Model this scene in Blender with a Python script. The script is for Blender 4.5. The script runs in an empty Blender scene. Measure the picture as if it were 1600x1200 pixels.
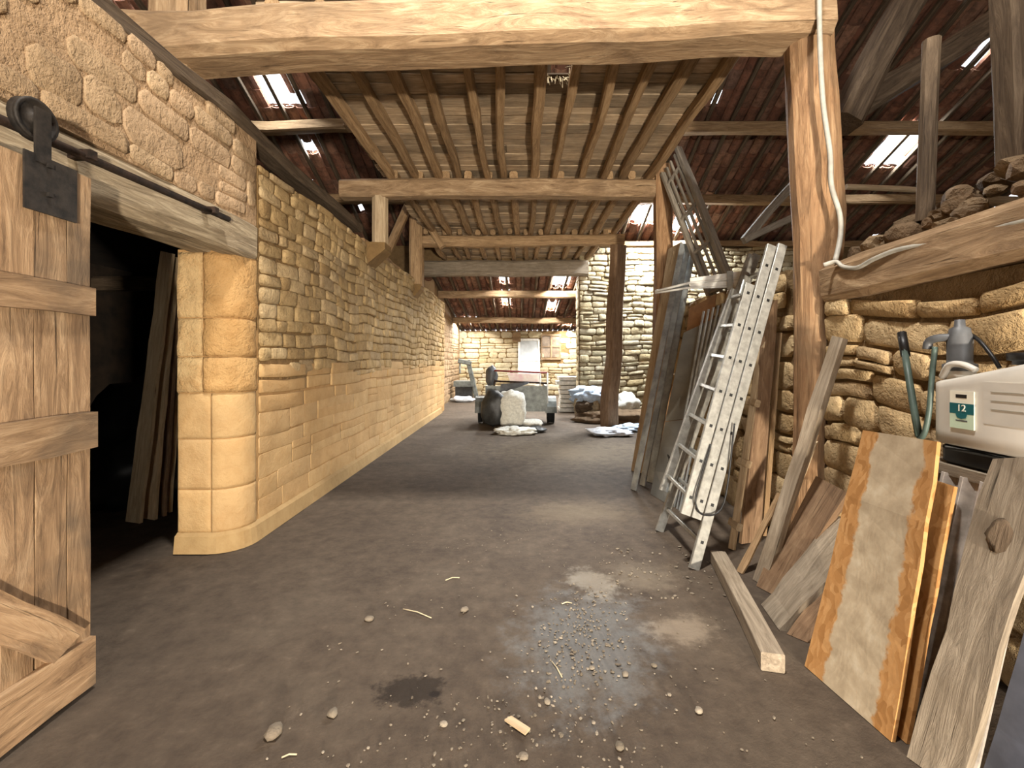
import bpy, math, random
from mathutils import Vector, Matrix, noise

# ------------------------------------------------------------------ camera, world, light, exposure
SC = bpy.context.scene
COL = SC.collection
FPX, CX, CY, CH = 700.0, 810.0, 562.0, 1.5        # focal length in px of a 1600x1200 frame, vanishing point, eye height

cam = bpy.data.cameras.new('camera')
cam.sensor_fit = 'HORIZONTAL'; cam.sensor_width = 36.0
cam.lens = 36.0 * FPX / 1600.0
cam.shift_x = (800.0 - CX) / 1600.0
cam.shift_y = -(600.0 - CY) / 1600.0
cam.clip_start = 0.05; cam.clip_end = 200
camo = bpy.data.objects.new('camera', cam); COL.objects.link(camo)
camo.location = (0, 0, CH); camo.rotation_euler = (math.pi/2, 0, 0)
SC.camera = camo

SC.view_settings.view_transform = 'Standard'
SC.view_settings.look = 'None'
SC.view_settings.exposure = -0.12
SC.view_settings.gamma = 1.0
SC.view_settings.use_curve_mapping = False
try:
    SC.cycles.use_denoising = True
    SC.cycles.max_bounces = 6
    SC.cycles.diffuse_bounces = 4
    SC.cycles.adaptive_threshold = 0.03
    SC.cycles.sample_clamp_indirect = 6.0
except Exception:
    pass

W = bpy.data.worlds.new('sky'); SC.world = W; W.use_nodes = True
bg = W.node_tree.nodes['Background']
bg.inputs[0].default_value = (0.86, 0.93, 1.0, 1); bg.inputs[1].default_value = 3.0

def area(name, loc, direction, sx, sy, power, color, spread=180):
    l = bpy.data.lights.new(name, 'AREA'); l.shape = 'RECTANGLE'; l.size = sx; l.size_y = sy
    l.energy = power; l.color = color; l.spread = math.radians(spread)
    o = bpy.data.objects.new(name, l); COL.objects.link(o)
    o.location = loc
    o.rotation_euler = Vector(direction).to_track_quat('-Z', 'Y').to_euler()
    return o
# daylight through the big barn doorway behind the camera, and through roof panes
area('doorway_daylight', (0.6, -8.4, 2.2), (0.0, 1, 0.04), 5.0, 4.0, 820, (1.0, 0.93, 0.84))
area('overhead_pane_daylight', (-0.1, 1.2, 8.5), (0.04, 0.35, -1), 0.55, 0.5, 230, (1.0, 0.96, 0.9), 75)

def s2l(c):
    return tuple((x/12.92 if x <= 0.04045 else ((x+0.055)/1.055)**2.4) for x in [v/255.0 for v in c])

# ------------------------------------------------------------------ pixel helpers (real depth always given)
def P(px, py, Y): return Vector(((px-CX)/FPX*Y, Y, CH-(py-CY)/FPX*Y))
def F(px, py, z=0.0):
    Y = (CH-z)*FPX/(py-CY); return Vector(((px-CX)/FPX*Y, Y, z))
def PX(px, py, X): return P(px, py, X*FPX/(px-CX))
RS = 0.45
def roof_z(Y): return 10.19-RS*Y
def R(px, py):
    Y = 8.69/(RS+(CY-py)/FPX); return P(px, py, Y)
def proj(v):
    y = max(v[1], 0.2); return (CX+v[0]/y*FPX, CY-(v[2]-CH)/y*FPX)

# ------------------------------------------------------------------ materials
def nt(name):
    m = bpy.data.materials.new(name); m.use_nodes = True
    t = m.node_tree; b = t.nodes['Principled BSDF']
    return m, t, t.nodes, t.links, b
def ramp(nodes, stops):
    r = nodes.new('ShaderNodeValToRGB'); e = r.color_ramp.elements
    while len(e) < len(stops): e.new(0.5)
    for k, (p, c) in enumerate(stops):
        e[k].position = p; e[k].color = (*s2l(c), 1)
    return r
def mixc(nodes, links, a, b, f, mode='MIX'):
    m = nodes.new('ShaderNodeMix'); m.data_type = 'RGBA'; m.blend_type = mode
    for s, v in ((m.inputs[6], a), (m.inputs[7], b), (m.inputs[0], f)):
        if isinstance(v, (int, float)): s.default_value = v
        elif isinstance(v, tuple): s.default_value = (*s2l(v), 1)
        else: links.new(v, s)
    return m.outputs[2]
def mth(nodes, links, op, a, b=None, clamp=False):
    m = nodes.new('ShaderNodeMath'); m.operation = op; m.use_clamp = clamp
    for i, v in enumerate((a, b)):
        if v is None: continue
        if isinstance(v, (int, float)): m.inputs[i].default_value = v
        else: links.new(v, m.inputs[i])
    return m.outputs[0]
def noise_tex(nodes, links, vec, scale, detail=5, rough=0.6, dist=0.0):
    n = nodes.new('ShaderNodeTexNoise'); n.inputs['Scale'].default_value = scale
    n.inputs['Detail'].default_value = detail; n.inputs['Roughness'].default_value = rough
    n.inputs['Distortion'].default_value = dist
    if vec is not None: links.new(vec, n.inputs['Vector'])
    return n.outputs['Fac']
def bump(nodes, links, h, strength, dist, bsdf, prev=None):
    b = nodes.new('ShaderNodeBump'); b.inputs['Strength'].default_value = strength
    b.inputs['Distance'].default_value = dist; links.new(h, b.inputs['Height'])
    if prev is not None: links.new(prev, b.inputs['Normal'])
    links.new(b.outputs[0], bsdf.inputs['Normal']); return b.outputs[0]
def obj_vec(nodes, links, randomise=True):
    tc = nodes.new('ShaderNodeTexCoord')
    if not randomise: return tc.outputs['Object'], None
    oi = nodes.new('ShaderNodeObjectInfo')
    k = mth(nodes, links, 'MULTIPLY', oi.outputs['Random'], 37.0)
    v = nodes.new('ShaderNodeVectorMath'); v.operation = 'ADD'
    cb = nodes.new('ShaderNodeCombineXYZ')
    for i in range(3): links.new(k, cb.inputs[i])
    links.new(tc.outputs['Object'], v.inputs[0]); links.new(cb.outputs[0], v.inputs[1])
    return v.outputs[0], oi.outputs['Random']

def wood(name, dark, mid, light, rough=0.85, bs=0.6, stretch=10.0, scale=2.2, stain=None, stain_amt=0.5, var=.32):
    m, t, N, L, b = nt(name)
    v, rnd = obj_vec(N, L)
    mp = N.new('ShaderNodeMapping'); mp.inputs['Scale'].default_value = (1.0, stretch, stretch)
    L.new(v, mp.inputs['Vector'])
    g = noise_tex(N, L, mp.outputs[0], scale, 6, 0.74, 1.2)
    r = ramp(N, [(0.28, dark), (0.5, mid), (0.72, light)]); L.new(g, r.inputs[0])
    big = noise_tex(N, L, v, 2.3, 4, 0.6)
    col = r.outputs[0]
    if stain:
        f = N.new('ShaderNodeMapRange'); f.inputs[1].default_value = 0.48; f.inputs[2].default_value = 0.68
        f.inputs[4].default_value = stain_amt
        L.new(big, f.inputs[0]); col = mixc(N, L, col, stain, f.outputs[0])
    hs = N.new('ShaderNodeHueSaturation')
    val = mth(N, L, 'MULTIPLY_ADD', rnd, var); N[-1].inputs[2].default_value = 1-var/2
    hs.inputs['Saturation'].default_value = .9; L.new(val, hs.inputs['Value']); L.new(col, hs.inputs['Color'])
    # fine cracks along the grain
    mp2 = N.new('ShaderNodeMapping'); mp2.inputs['Scale'].default_value = (0.8, 46, 46); L.new(v, mp2.inputs['Vector'])
    ck = noise_tex(N, L, mp2.outputs[0], 1.6, 4, 0.55, 0.4)
    rk = N.new('ShaderNodeMapRange'); rk.inputs[1].default_value = 0.26; rk.inputs[2].default_value = 0.36
    L.new(ck, rk.inputs[0])
    col2 = mixc(N, L, tuple(int(x*0.6) for x in dark), hs.outputs[0], rk.outputs[0])
    L.new(col2, b.inputs['Base Color']); b.inputs['Roughness'].default_value = rough
    b.inputs['Specular IOR Level'].default_value = 0.2
    n1 = bump(N, L, rk.outputs[0], bs*0.6, 0.012, b)
    bump(N, L, g, bs, 0.012, b, n1)
    return m

def stone(name, cols, dirt=(96, 78, 52), bs=0.7, rough=0.92, dirt_amt=0.5, nscale=9.0):
    m, t, N, L, b = nt(name)
    geo = N.new('ShaderNodeNewGeometry'); oi = N.new('ShaderNodeObjectInfo')
    cb = N.new('ShaderNodeCombineXYZ')
    L.new(geo.outputs['Random Per Island'], cb.inputs[0]); L.new(oi.outputs['Random'], cb.inputs[1])
    wn = N.new('ShaderNodeTexWhiteNoise'); wn.noise_dimensions = '3D'; L.new(cb.outputs[0], wn.inputs['Vector'])
    k = len(cols)
    r = ramp(N, [(i/(k-1), c) for i, c in enumerate(cols)]); L.new(wn.outputs['Value'], r.inputs[0])
    pos = geo.outputs['Position']
    n1 = noise_tex(N, L, pos, nscale, 6, 0.72, 0.3)
    n2 = noise_tex(N, L, pos, 1.7, 2, 0.6)
    n3 = noise_tex(N, L, pos, 38.0, 3, 0.7)
    f1 = N.new('ShaderNodeMapRange'); f1.inputs[1].default_value = 0.44; f1.inputs[2].default_value = 0.66; f1.inputs[4].default_value = dirt_amt
    L.new(n1, f1.inputs[0])
    c1 = mixc(N, L, r.outputs[0], dirt, f1.outputs[0])
    f2 = N.new('ShaderNodeMapRange'); f2.inputs[1].default_value = 0.35; f2.inputs[2].default_value = 0.7
    f2.inputs[3].default_value = 0.86; f2.inputs[4].default_value = 1.12
    L.new(n2, f2.inputs[0])
    hs = N.new('ShaderNodeHueSaturation'); L.new(c1, hs.inputs['Color']); L.new(f2.outputs[0], hs.inputs['Value'])
    L.new(hs.outputs[0], b.inputs['Base Color']); b.inputs['Roughness'].default_value = rough
    b.inputs['Specular IOR Level'].default_value = 0.15
    a = bump(N, L, n1, bs, 0.05, b)
    bump(N, L, n3, bs*0.8, 0.016, b, a)
    return m

def plain(name, c, rough=0.6, metal=0.0, var=0.12, bs=0.1, nscale=12.0, spec=0.4, c2=None):
    m, t, N, L, b = nt(name)
    v, rnd = obj_vec(N, L)
    n = noise_tex(N, L, v, nscale, 5, 0.6)
    c2 = c2 or tuple(int(x*(1-2.5*var)) for x in c)
    r = ramp(N, [(0.35, c2), (0.65, c)]); L.new(n, r.inputs[0])
    L.new(r.outputs[0], b.inputs['Base Color'])
    b.inputs['Roughness'].default_value = rough; b.inputs['Metallic'].default_value = metal
    b.inputs['Specular IOR Level'].default_value = spec
    if bs: bump(N, L, n, bs, 0.01, b)
    return m

M = {}
M['beam'] = wood('beam_wood', (100, 76, 50), (144, 116, 82), (182, 156, 118), bs=0.9, stretch=6, scale=2.0, stain=(104, 84, 62), stain_amt=.5)
M['post'] = wood('post_wood', (106, 74, 44), (150, 112, 72), (184, 148, 104), bs=1.0, stretch=9, scale=2.0, stain=(120, 98, 72), stain_amt=.45)
M['joist'] = wood('joist_wood', (104, 80, 52), (146, 116, 78), (176, 146, 104), bs=0.6)
M['board'] = wood('loft_board_wood', (128, 106, 80), (166, 142, 110), (196, 174, 142), bs=0.5, stretch=8, stain=(104, 92, 74), stain_amt=.6, var=.7)
M['old'] = wood('dark_old_wood', (54, 43, 32), (86, 71, 54), (114, 97, 76), bs=0.7)
M['grey'] = wood('grey_weathered_wood', (104, 92, 76), (140, 126, 106), (170, 156, 134), bs=0.5, stain=(112, 96, 74), stain_amt=.5)
M['pale'] = wood('pale_sawn_wood', (142, 120, 88), (176, 152, 116), (200, 178, 142), bs=0.3)
M['brown'] = wood('brown_plank_wood', (88, 66, 46), (126, 98, 70), (152, 124, 92), bs=0.5)
M['door'] = wood('barn_door_wood', (94, 70, 46), (140, 110, 76), (176, 146, 108), bs=0.7, stretch=6, scale=2.4, stain=(84, 72, 58), stain_amt=.75, var=.45)
M['hay'] = wood('silvered_wood', (100, 92, 80), (136, 128, 114), (164, 156, 140), bs=0.4)
M['lint'] = wood('lintel_wood', (92, 78, 60), (138, 122, 96), (184, 168, 138), bs=0.8)
M['st_rubble'] = stone('yellow_rubble_stone', [(160, 134, 94), (186, 160, 116), (172, 146, 104), (196, 172, 132), (168, 146, 112)], dirt=(124, 98, 62), dirt_amt=.5, bs=.95)
M['st_plaster'] = stone('limewashed_stone', [(164, 140, 110), (172, 146, 116), (158, 134, 104), (178, 154, 122)], dirt=(128, 106, 80), dirt_amt=.5, bs=.8, nscale=6)
M['st_low'] = stone('smooth_ashlar_stone', [(182, 150, 106), (176, 144, 100), (184, 154, 110), (180, 150, 108)], dirt=(158, 122, 78), dirt_amt=.4, bs=.3)
M['st_back'] = stone('pale_rubble_stone', [(190, 176, 142), (204, 192, 160), (174, 156, 120), (208, 198, 172), (184, 164, 124)], dirt=(136, 116, 80), dirt_amt=.45, bs=.95)
M['st_right'] = stone('cream_fieldstone', [(188, 162, 120), (202, 178, 138), (174, 146, 104), (196, 172, 132), (168, 144, 110)], dirt=(136, 108, 72), dirt_amt=.5, bs=1.0, nscale=7)
M['mortar'] = stone('lime_mortar', [(132, 106, 70), (132, 106, 70)], dirt=(96, 74, 48), bs=.8)
M['mortar_p'] = stone('pink_lime_plaster', [(160, 134, 104), (160, 134, 104)], dirt=(128, 104, 78), bs=.9, nscale=5)
M['mortar_low'] = stone('tan_mortar', [(166, 132, 88), (166, 132, 88)], dirt=(130, 98, 60), bs=.3)
M['mortar_dk'] = stone('dark_mortar', [(126, 104, 74), (126, 104, 74)], dirt=(90, 72, 50), bs=.8)
M['st_jamb'] = stone('rough_jamb_stone', [(188, 160, 116), (178, 142, 94), (196, 172, 130), (172, 134, 84)], dirt=(150, 112, 66), dirt_amt=.6, bs=.9, nscale=5)
M['plinth'] = stone('cement_plinth', [(162, 136, 96), (162, 136, 96)], dirt=(140, 112, 74), bs=.15)
M['tile'] = stone('terracotta_tile', [(116, 78, 62), (138, 96, 76), (104, 72, 58), (150, 112, 90), (122, 94, 80)], dirt=(70, 56, 48), dirt_amt=.7, bs=.4)
M['rubble'] = stone('loose_stone', [(118, 100, 78), (140, 120, 94), (104, 86, 66), (128, 106, 82)], dirt=(82, 66, 50), bs=1.0)
M['pebble'] = stone('pebble_stone', [(118, 108, 94), (140, 130, 115), (100, 91, 78), (156, 146, 130)], dirt=(92, 80, 66), bs=.4)
M['alu'] = plain('aluminium', (164, 163, 156), .4, .5, .07, .05, 20)
M['galv'] = plain('galvanised_steel', (176, 182, 182), .35, .35, .1, .06, 7)
M['iron'] = plain('rusty_iron', (70, 54, 44), .7, .5, .2, .4, 20)
M['dkiron'] = plain('black_iron', (52, 46, 40), .65, .4, .2, .4, 18)
M['gpanel'] = plain('grey_painted_panel', (120, 121, 116), .28, .1, .06, .02, 4)
M['black'] = plain('black_plastic', (26, 26, 27), .45, 0, .2, .05)
M['dkgrey'] = plain('dark_grey_plastic', (84, 86, 88), .5, 0, .08, .03)
M['hose'] = plain('green_grey_hose', (72, 88, 80), .5, 0, .08, .02)
M['tank'] = plain('milky_plastic', (214, 210, 200), .38, 0, .03, .02, 3)
M['label_w'] = plain('label_cream', (236, 234, 216), .5, 0, .02, 0)
M['label_g'] = plain('label_mint', (204, 226, 200), .5, 0, .02, 0)
M['label_t'] = plain('label_teal', (16, 96, 102), .5, 0, .03, 0)
M['white'] = plain('white_paint', (232, 232, 226), .45, 0, .05, .05)
M['whitecloth'] = plain('white_cloth', (222, 228, 236), .85, 0, .06, .4, 22)
M['bluecloth'] = plain('pale_blue_cloth', (196, 214, 232), .85, 0, .06, .4, 14)
M['sack'] = plain('white_woven_sack', (206, 204, 192), .7, 0, .06, .3, 24)
M['beige'] = plain('beige_sack', (190, 172, 140), .85, 0, .12, .5, 12)
M['tarp'] = plain('dark_tarpaulin', (52, 52, 50), .5, 0, .2, .4, 9)
M['trailer'] = plain('grey_trailer_paint', (112, 116, 112), .5, .2, .12, .1, 8)
M['rubber'] = plain('black_rubber', (24, 24, 24), .8, 0, .2, .2)
M['red'] = plain('red_paint', (146, 70, 66), .5, .1, .12, .1)
M['pink'] = plain('pink_striped_board', (226, 190, 196), .6, 0, .1, 0, 5, c2=(240, 236, 226))
M['cardboard'] = plain('cardboard', (150, 112, 76), .8, 0, .08, .1)
M['conduit'] = plain('grey_conduit', (176, 172, 160), .55, 0, .06, .05)
M['glassgrey'] = plain('dusty_pane', (196, 202, 204), .15, 0, .05, 0, 3)
M['oldpane'] = plain('dusty_brown_pane', (150, 132, 112), .25, 0, .12, 0, 4)
M['straw'] = plain('straw', (216, 200, 164), .8, 0, .1, 0)
M['bluegrey'] = plain('blue_grey_board', (92, 96, 108), .6, 0, .1, .1, 5)
M['corr'] = plain('fibre_cement', (178, 168, 158), .8, 0, .1, .2, 14)
M['darkroom'] = plain('dark_brown_wall', (50, 38, 26), .9, 0, .2, .4, 4)  # dark brown for the side room walls and ceiling
M['shell'] = stone('outer_shell_stone', [(150, 124, 86), (160, 134, 96)], dirt=(110, 86, 56))
m, t, N, L, b = nt('clear_pane')                        # clear roof glass
for n in list(N):
    if n.type == 'BSDF_PRINCIPLED': N.remove(n)
tr = N.new('ShaderNodeBsdfTransparent'); gl = N.new('ShaderNodeBsdfGlossy'); mx = N.new('ShaderNodeMixShader')
gl.inputs['Roughness'].default_value = .1; mx.inputs[0].default_value = .06
L.new(tr.outputs[0], mx.inputs[1]); L.new(gl.outputs[0], mx.inputs[2])
L.new(mx.outputs[0], N['Material Output'].inputs[0]); M['pane'] = m

# oriented strand board: chips of different orange tones, with a smear of cement down the middle
def osb(name, cement):
    m, t, N, L, b = nt(name)
    tc = N.new('ShaderNodeTexCoord'); v = tc.outputs['Object']
    dn = N.new('ShaderNodeTexNoise'); dn.inputs['Scale'].default_value = 6; L.new(v, dn.inputs['Vector'])
    ad = N.new('ShaderNodeVectorMath'); ad.operation = 'MULTIPLY_ADD'
    L.new(dn.outputs['Color'], ad.inputs[0]); ad.inputs[1].default_value = (.16, .16, .16); L.new(v, ad.inputs[2])
    mp = N.new('ShaderNodeMapping'); mp.inputs['Rotation'].default_value = (0, 0, .5); mp.inputs['Scale'].default_value = (20, 52, 20)
    L.new(ad.outputs[0], mp.inputs['Vector'])
    vo = N.new('ShaderNodeTexVoronoi'); vo.inputs['Scale'].default_value = 1.0; L.new(mp.outputs[0], vo.inputs['Vector'])
    sep = N.new('ShaderNodeSeparateColor'); L.new(vo.outputs['Color'], sep.inputs[0])
    r = ramp(N, [(0.0, (158, 114, 66)), (0.35, (182, 136, 84)), (0.7, (194, 150, 98)), (1.0, (168, 122, 72))]); L.new(sep.outputs[0], r.inputs[0])
    fine = noise_tex(N, L, v, 55, 4, .75)
    c = mixc(N, L, r.outputs[0], (124, 84, 46), mth(N, L, 'MULTIPLY', fine, .5))
    if cement:
        sx = N.new('ShaderNodeSeparateXYZ'); L.new(v, sx.inputs[0])
        wob = noise_tex(N, L, v, 7, 6, .65)
        d = mth(N, L, 'ABSOLUTE', mth(N, L, 'ADD', sx.outputs[1], 0.012))
        d2 = mth(N, L, 'ADD', d, mth(N, L, 'MULTIPLY', mth(N, L, 'SUBTRACT', wob, .5), .13))
        f = N.new('ShaderNodeMapRange'); f.inputs[1].default_value = .135; f.inputs[2].default_value = .122
        L.new(d2, f.inputs[0])
        cn = noise_tex(N, L, v, 9, 6, .6)
        cr = ramp(N, [(.3, (150, 134, 110)), (.55, (176, 160, 134)), (.75, (194, 182, 158))]); L.new(cn, cr.inputs[0])
        c = mixc(N, L, c, cr.outputs[0], f.outputs[0])
    L.new(c, b.inputs['Base Color']); b.inputs['Roughness'].default_value = .75; b.inputs['Specular IOR Level'].default_value = .2
    bump(N, L, vo.outputs['Distance'], .07, .006, b)
    return m
M['osb'] = osb('strand_board_cemented', True); M['osb2'] = osb('strand_board', False)

# earth floor
def dirt():
    m, t, N, L, b = nt('earth_floor')
    geo = N.new('ShaderNodeNewGeometry'); pos = geo.outputs['Position']
    n1 = noise_tex(N, L, pos, 1.3, 6, .62, .4); n2 = noise_tex(N, L, pos, 9, 8, .72); n3 = noise_tex(N, L, pos, 60, 4, .7)
    r = ramp(N, [(.3, (62, 53, 45)), (.5, (80, 69, 58)), (.72, (98, 87, 74))]); L.new(n1, r.inputs[0])
    r2 = ramp(N, [(.35, (52, 44, 37)), (.6, (88, 77, 65)), (.8, (126, 114, 98))]); L.new(n2, r2.inputs[0])
    c = mixc(N, L, r.outputs[0], r2.outputs[0], .45)
    wob = noise_tex(N, L, pos, 7, 6, .72)
    def spot(c, x, y, sx, sy, rad, soft, colr, amt, ang=0.0):
        mp = N.new('ShaderNodeMapping'); mp.vector_type = 'TEXTURE'
        mp.inputs['Location'].default_value = (x, y, 0); mp.inputs['Rotation'].default_value = (0, 0, ang)
        mp.inputs['Scale'].default_value = (sx, sy, 100)
        L.new(pos, mp.inputs['Vector'])
        ln = N.new('ShaderNodeVectorMath'); ln.operation = 'LENGTH'; L.new(mp.outputs[0], ln.inputs[0])
        d = mth(N, L, 'ADD', ln.outputs['Value'], mth(N, L, 'MULTIPLY', mth(N, L, 'SUBTRACT', wob, .5), 2.6))
        f = N.new('ShaderNodeMapRange'); f.inputs[1].default_value = rad+soft; f.inputs[2].default_value = rad-soft; f.inputs[4].default_value = amt
        f.interpolation_type = 'SMOOTHSTEP'
        L.new(d, f.inputs[0]); return mixc(N, L, c, colr, f.outputs[0])
    c = spot(c, .36, 2.42, .34, .52, .9, .5, (112, 113, 112), .6, -.25)     # ash
    c = spot(c, .50, 3.02, .16, .24, .8, .4, (150, 142, 128), .5, .4)         # lime dust
    c = spot(c, .86, 3.1, .3, .22, .8, .5, (140, 128, 110), .3)
    c = spot(c, .92, 2.5, .2, .14, .8, .5, (150, 136, 118), .5)
    c = spot(c, .60, 4.4, .6, .35, .8, .5, (124, 110, 88), .3)
    c = spot(c, -.49, 2.03, .135, .12, .95, .22, (40, 33, 27), .85)           # oil stain
    c = spot(c, -.375, 2.01, .025, .022, .8, .3, (32, 26, 22), .9)
    c = spot(c, .9, 7.3, 1.6, 1.2, .8, .6, (132, 118, 96), .4)  # pool of sunlight painted into the floor colour
    L.new(c, b.inputs['Base Color']); b.inputs['Roughness'].default_value = .9; b.inputs['Specular IOR Level'].default_value = .2
    a = bump(N, L, n2, .5, .02, b); bump(N, L, n3, .5, .006, b, a)
    return m
M['dirt'] = dirt()

# ------------------------------------------------------------------ mesh helpers
def mesh_obj(name, verts, faces, mat, parent=None, matrix=None, smooth=False):
    me = bpy.data.meshes.new(name); me.from_pydata([tuple(v) for v in verts], [], faces); me.update()
    if smooth: me.polygons.foreach_set('use_smooth', [True]*len(me.polygons))
    me.materials.append(M[mat] if isinstance(mat, str) else mat)
    return link(name, me, parent, matrix)
def link(name, me, parent=None, matrix=None):
    o = bpy.data.objects.new(name, me); COL.objects.link(o)
    if matrix is not None: o.matrix_basis = matrix
    if parent is not None:
        o.parent = parent
        base = parent; inv = Matrix.Identity(4)
        chain = []
        while base is not None: chain.append(base); base = base.parent
        w = Matrix.Identity(4)
        for p in reversed(chain): w = w @ p.matrix_parent_inverse @ p.matrix_basis
        o.matrix_parent_inverse = w.inverted()
    return o
def tag(o, label, cat, group=None):
    o['label'] = label; o['category'] = cat
    if group: o['group'] = group
    return o
def thing(name, label, cat, loc, group=None):
    o = bpy.data.objects.new(name, None); COL.objects.link(o); o.location = loc
    o.matrix_basis = Matrix.Translation(loc); o.empty_display_size = .1
    return tag(o, label, cat, group)
def structure(o): o['kind'] = 'structure'; return o
def frame(p0, xdir, zdir):
    x = Vector(xdir).normalized(); z = Vector(zdir); z = (z - x*z.dot(x))
    if z.length < 1e-4: z = Vector((0, 1, 0)) - x*x.y
    z.normalize(); y = z.cross(x)
    m = Matrix((x, y, z)).transposed().to_4x4(); m.translation = Vector(p0); return m

def box_vf(x0, x1, y0, y1, z0, z1):
    v = [(x0, y0, z0), (x1, y0, z0), (x1, y1, z0), (x0, y1, z0), (x0, y0, z1), (x1, y0, z1), (x1, y1, z1), (x0, y1, z1)]
    f = [(0, 3, 2, 1), (4, 5, 6, 7), (0, 1, 5, 4), (1, 2, 6, 5), (2, 3, 7, 6), (3, 0, 4, 7)]
    return v, f
class MB:
    def __init__(s): s.v = []; s.f = []
    def add(s, v, f, m=None):
        n = len(s.v)
        s.v += [tuple(m @ Vector(p)) if m is not None else tuple(p) for p in v]
        s.f += [tuple(i+n for i in q) for q in f]; return s
    def box(s, x0, x1, y0, y1, z0, z1, m=None): return s.add(*box_vf(x0, x1, y0, y1, z0, z1), m)
    def build(s, name, mat, parent=None, matrix=None, smooth=False): return mesh_obj(name, s.v, s.f, mat, parent, matrix, smooth)

def rings_vf(rings, closed=True, cap=True):
    n = len(rings[0]); v = [p for r in rings for p in r]; f = []
    for i in range(len(rings)-1):
        for j in range(n if closed else n-1):
            a = i*n+j; b2 = i*n+(j+1) % n
            f.append((a, b2, b2+n, a+n))
    if cap:
        f.append(tuple(reversed(range(n)))); f.append(tuple(range((len(rings)-1)*n, len(rings)*n)))
    return v, f

def timber(name, p0, p1, w, h, mat, parent=None, up=(0, 0, 1), seg=None, wob=.012, cham=.16, taper=1.0, round_=False, bow=0.0, seed=None):
    """rough-hewn timber from p0 to p1 (axis), local x along its length"""
    rnd = random.Random(seed if seed is not None else hash((name, round(p0[0], 2), round(p0[1], 2), round(p0[2], 2))) & 0xffff)
    p0 = Vector(p0); p1 = Vector(p1); Lg = (p1-p0).length
    seg = seg or max(3, min(16, int(Lg/.3)))
    mtx = frame(p0, p1-p0, up)
    rings = []
    if round_: prof = [(math.cos(a)*w/2, math.sin(a)*h/2) for a in [2*math.pi*k/10 for k in range(10)]]
    else:
        a, b2 = w/2, h/2; c = cham*min(w, h)
        prof = [(a, -b2+c), (a, b2-c), (a-c, b2), (-a+c, b2), (-a, b2-c), (-a, -b2+c), (-a+c, -b2), (a-c, -b2)]
    so = rnd.uniform(0, 50)
    for i in range(seg+1):
        t = i/seg; k = 1+(taper-1)*t
        oy = noise.noise((so, t*Lg*.9, 1))*wob*1.6; oz = noise.noise((so, t*Lg*.9, 9))*wob*1.6 + bow*math.sin(math.pi*t)
        ring = []
        for q, (y, z) in enumerate(prof):
            s = 1+noise.noise((so+q*3.1, t*Lg*1.7, 4))*wob*2.2/max(.05, min(w, h))*.5
            ring.append((t*Lg, y*k*s+oy, z*k*s+oz))
        rings.append(ring)
    v, f = rings_vf(rings)
    return mesh_obj(name, v, f, mat, parent, mtx)

def board(name, A, B, C, D, t, mat, parent=None, seg=6, rag=.004, side=None, warp=.004, seed=1):
    """board with four given corners (A,B foot edge; C,D head edge: A-D and B-C are the long edges), thickness t away from `side`"""
    A, B, C, D = map(Vector, (A, B, C, D)); rnd = random.Random(seed)
    x = ((C+D)/2-(A+B)/2); n = x.cross(B-A).normalized()
    if side is not None and n.dot(Vector(side)) < 0: n = -n
    mtx = frame((A+B)/2, x, n); inv = mtx.inverted()
    a, b2, c, d = [inv @ p for p in (A, B, C, D)]
    top = []; bot = []
    rings = []
    for i in range(seg+1):
        k = i/seg
        l = a.lerp(d, k); r = b2.lerp(c, k)
        jl = rnd.uniform(-rag, rag); jr = rnd.uniform(-rag, rag); w = rnd.uniform(-warp, warp)
        l = Vector((l.x, l.y+jl, l.z+w)); r = Vector((r.x, r.y+jr, r.z+w))
        rings.append([l, r, r-Vector((0, 0, t)), l-Vector((0, 0, t))])
    v, f = rings_vf(rings)
    if b2.y < a.y: f = [tuple(reversed(q)) for q in f]
    return mesh_obj(name, v, f, mat, parent, mtx)

def tube_vf(pts, r, n=8, radii=None):
    pts = [Vector(p) for p in pts]; rings = []
    prev = None
    for i, p in enumerate(pts):
        d = (pts[min(i+1, len(pts)-1)]-pts[max(i-1, 0)]).normalized()
        ref = prev if prev is not None else (Vector((0, 0, 1)) if abs(d.z) < .9 else Vector((1, 0, 0)))
        u = (ref-d*ref.dot(d)).normalized(); prev = u; w = d.cross(u)
        rr = radii[i] if radii else r
        rings.append([p+u*math.cos(2*math.pi*k/n)*rr+w*math.sin(2*math.pi*k/n)*rr for k in range(n)])
    return rings_vf(rings)
def tube(name, pts, r, mat, parent=None, n=8, radii=None, smooth=True):
    v, f = tube_vf(pts, r, n, radii); return mesh_obj(name, v, f, mat, parent, None, smooth)
def spline(pts, k=6):
    pts = [Vector(p) for p in pts]; out = []
    for i in range(len(pts)-1):
        p0 = pts[max(i-1, 0)]; p1 = pts[i]; p2 = pts[i+1]; p3 = pts[min(i+2, len(pts)-1)]
        for j in range(k):
            t = j/k; t2 = t*t; t3 = t2*t
            out.append(.5*((2*p1)+(p2-p0)*t+(2*p0-5*p1+4*p2-p3)*t2+(3*p1-p0-3*p2+p3)*t3))
    out.append(pts[-1]); return out

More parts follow.
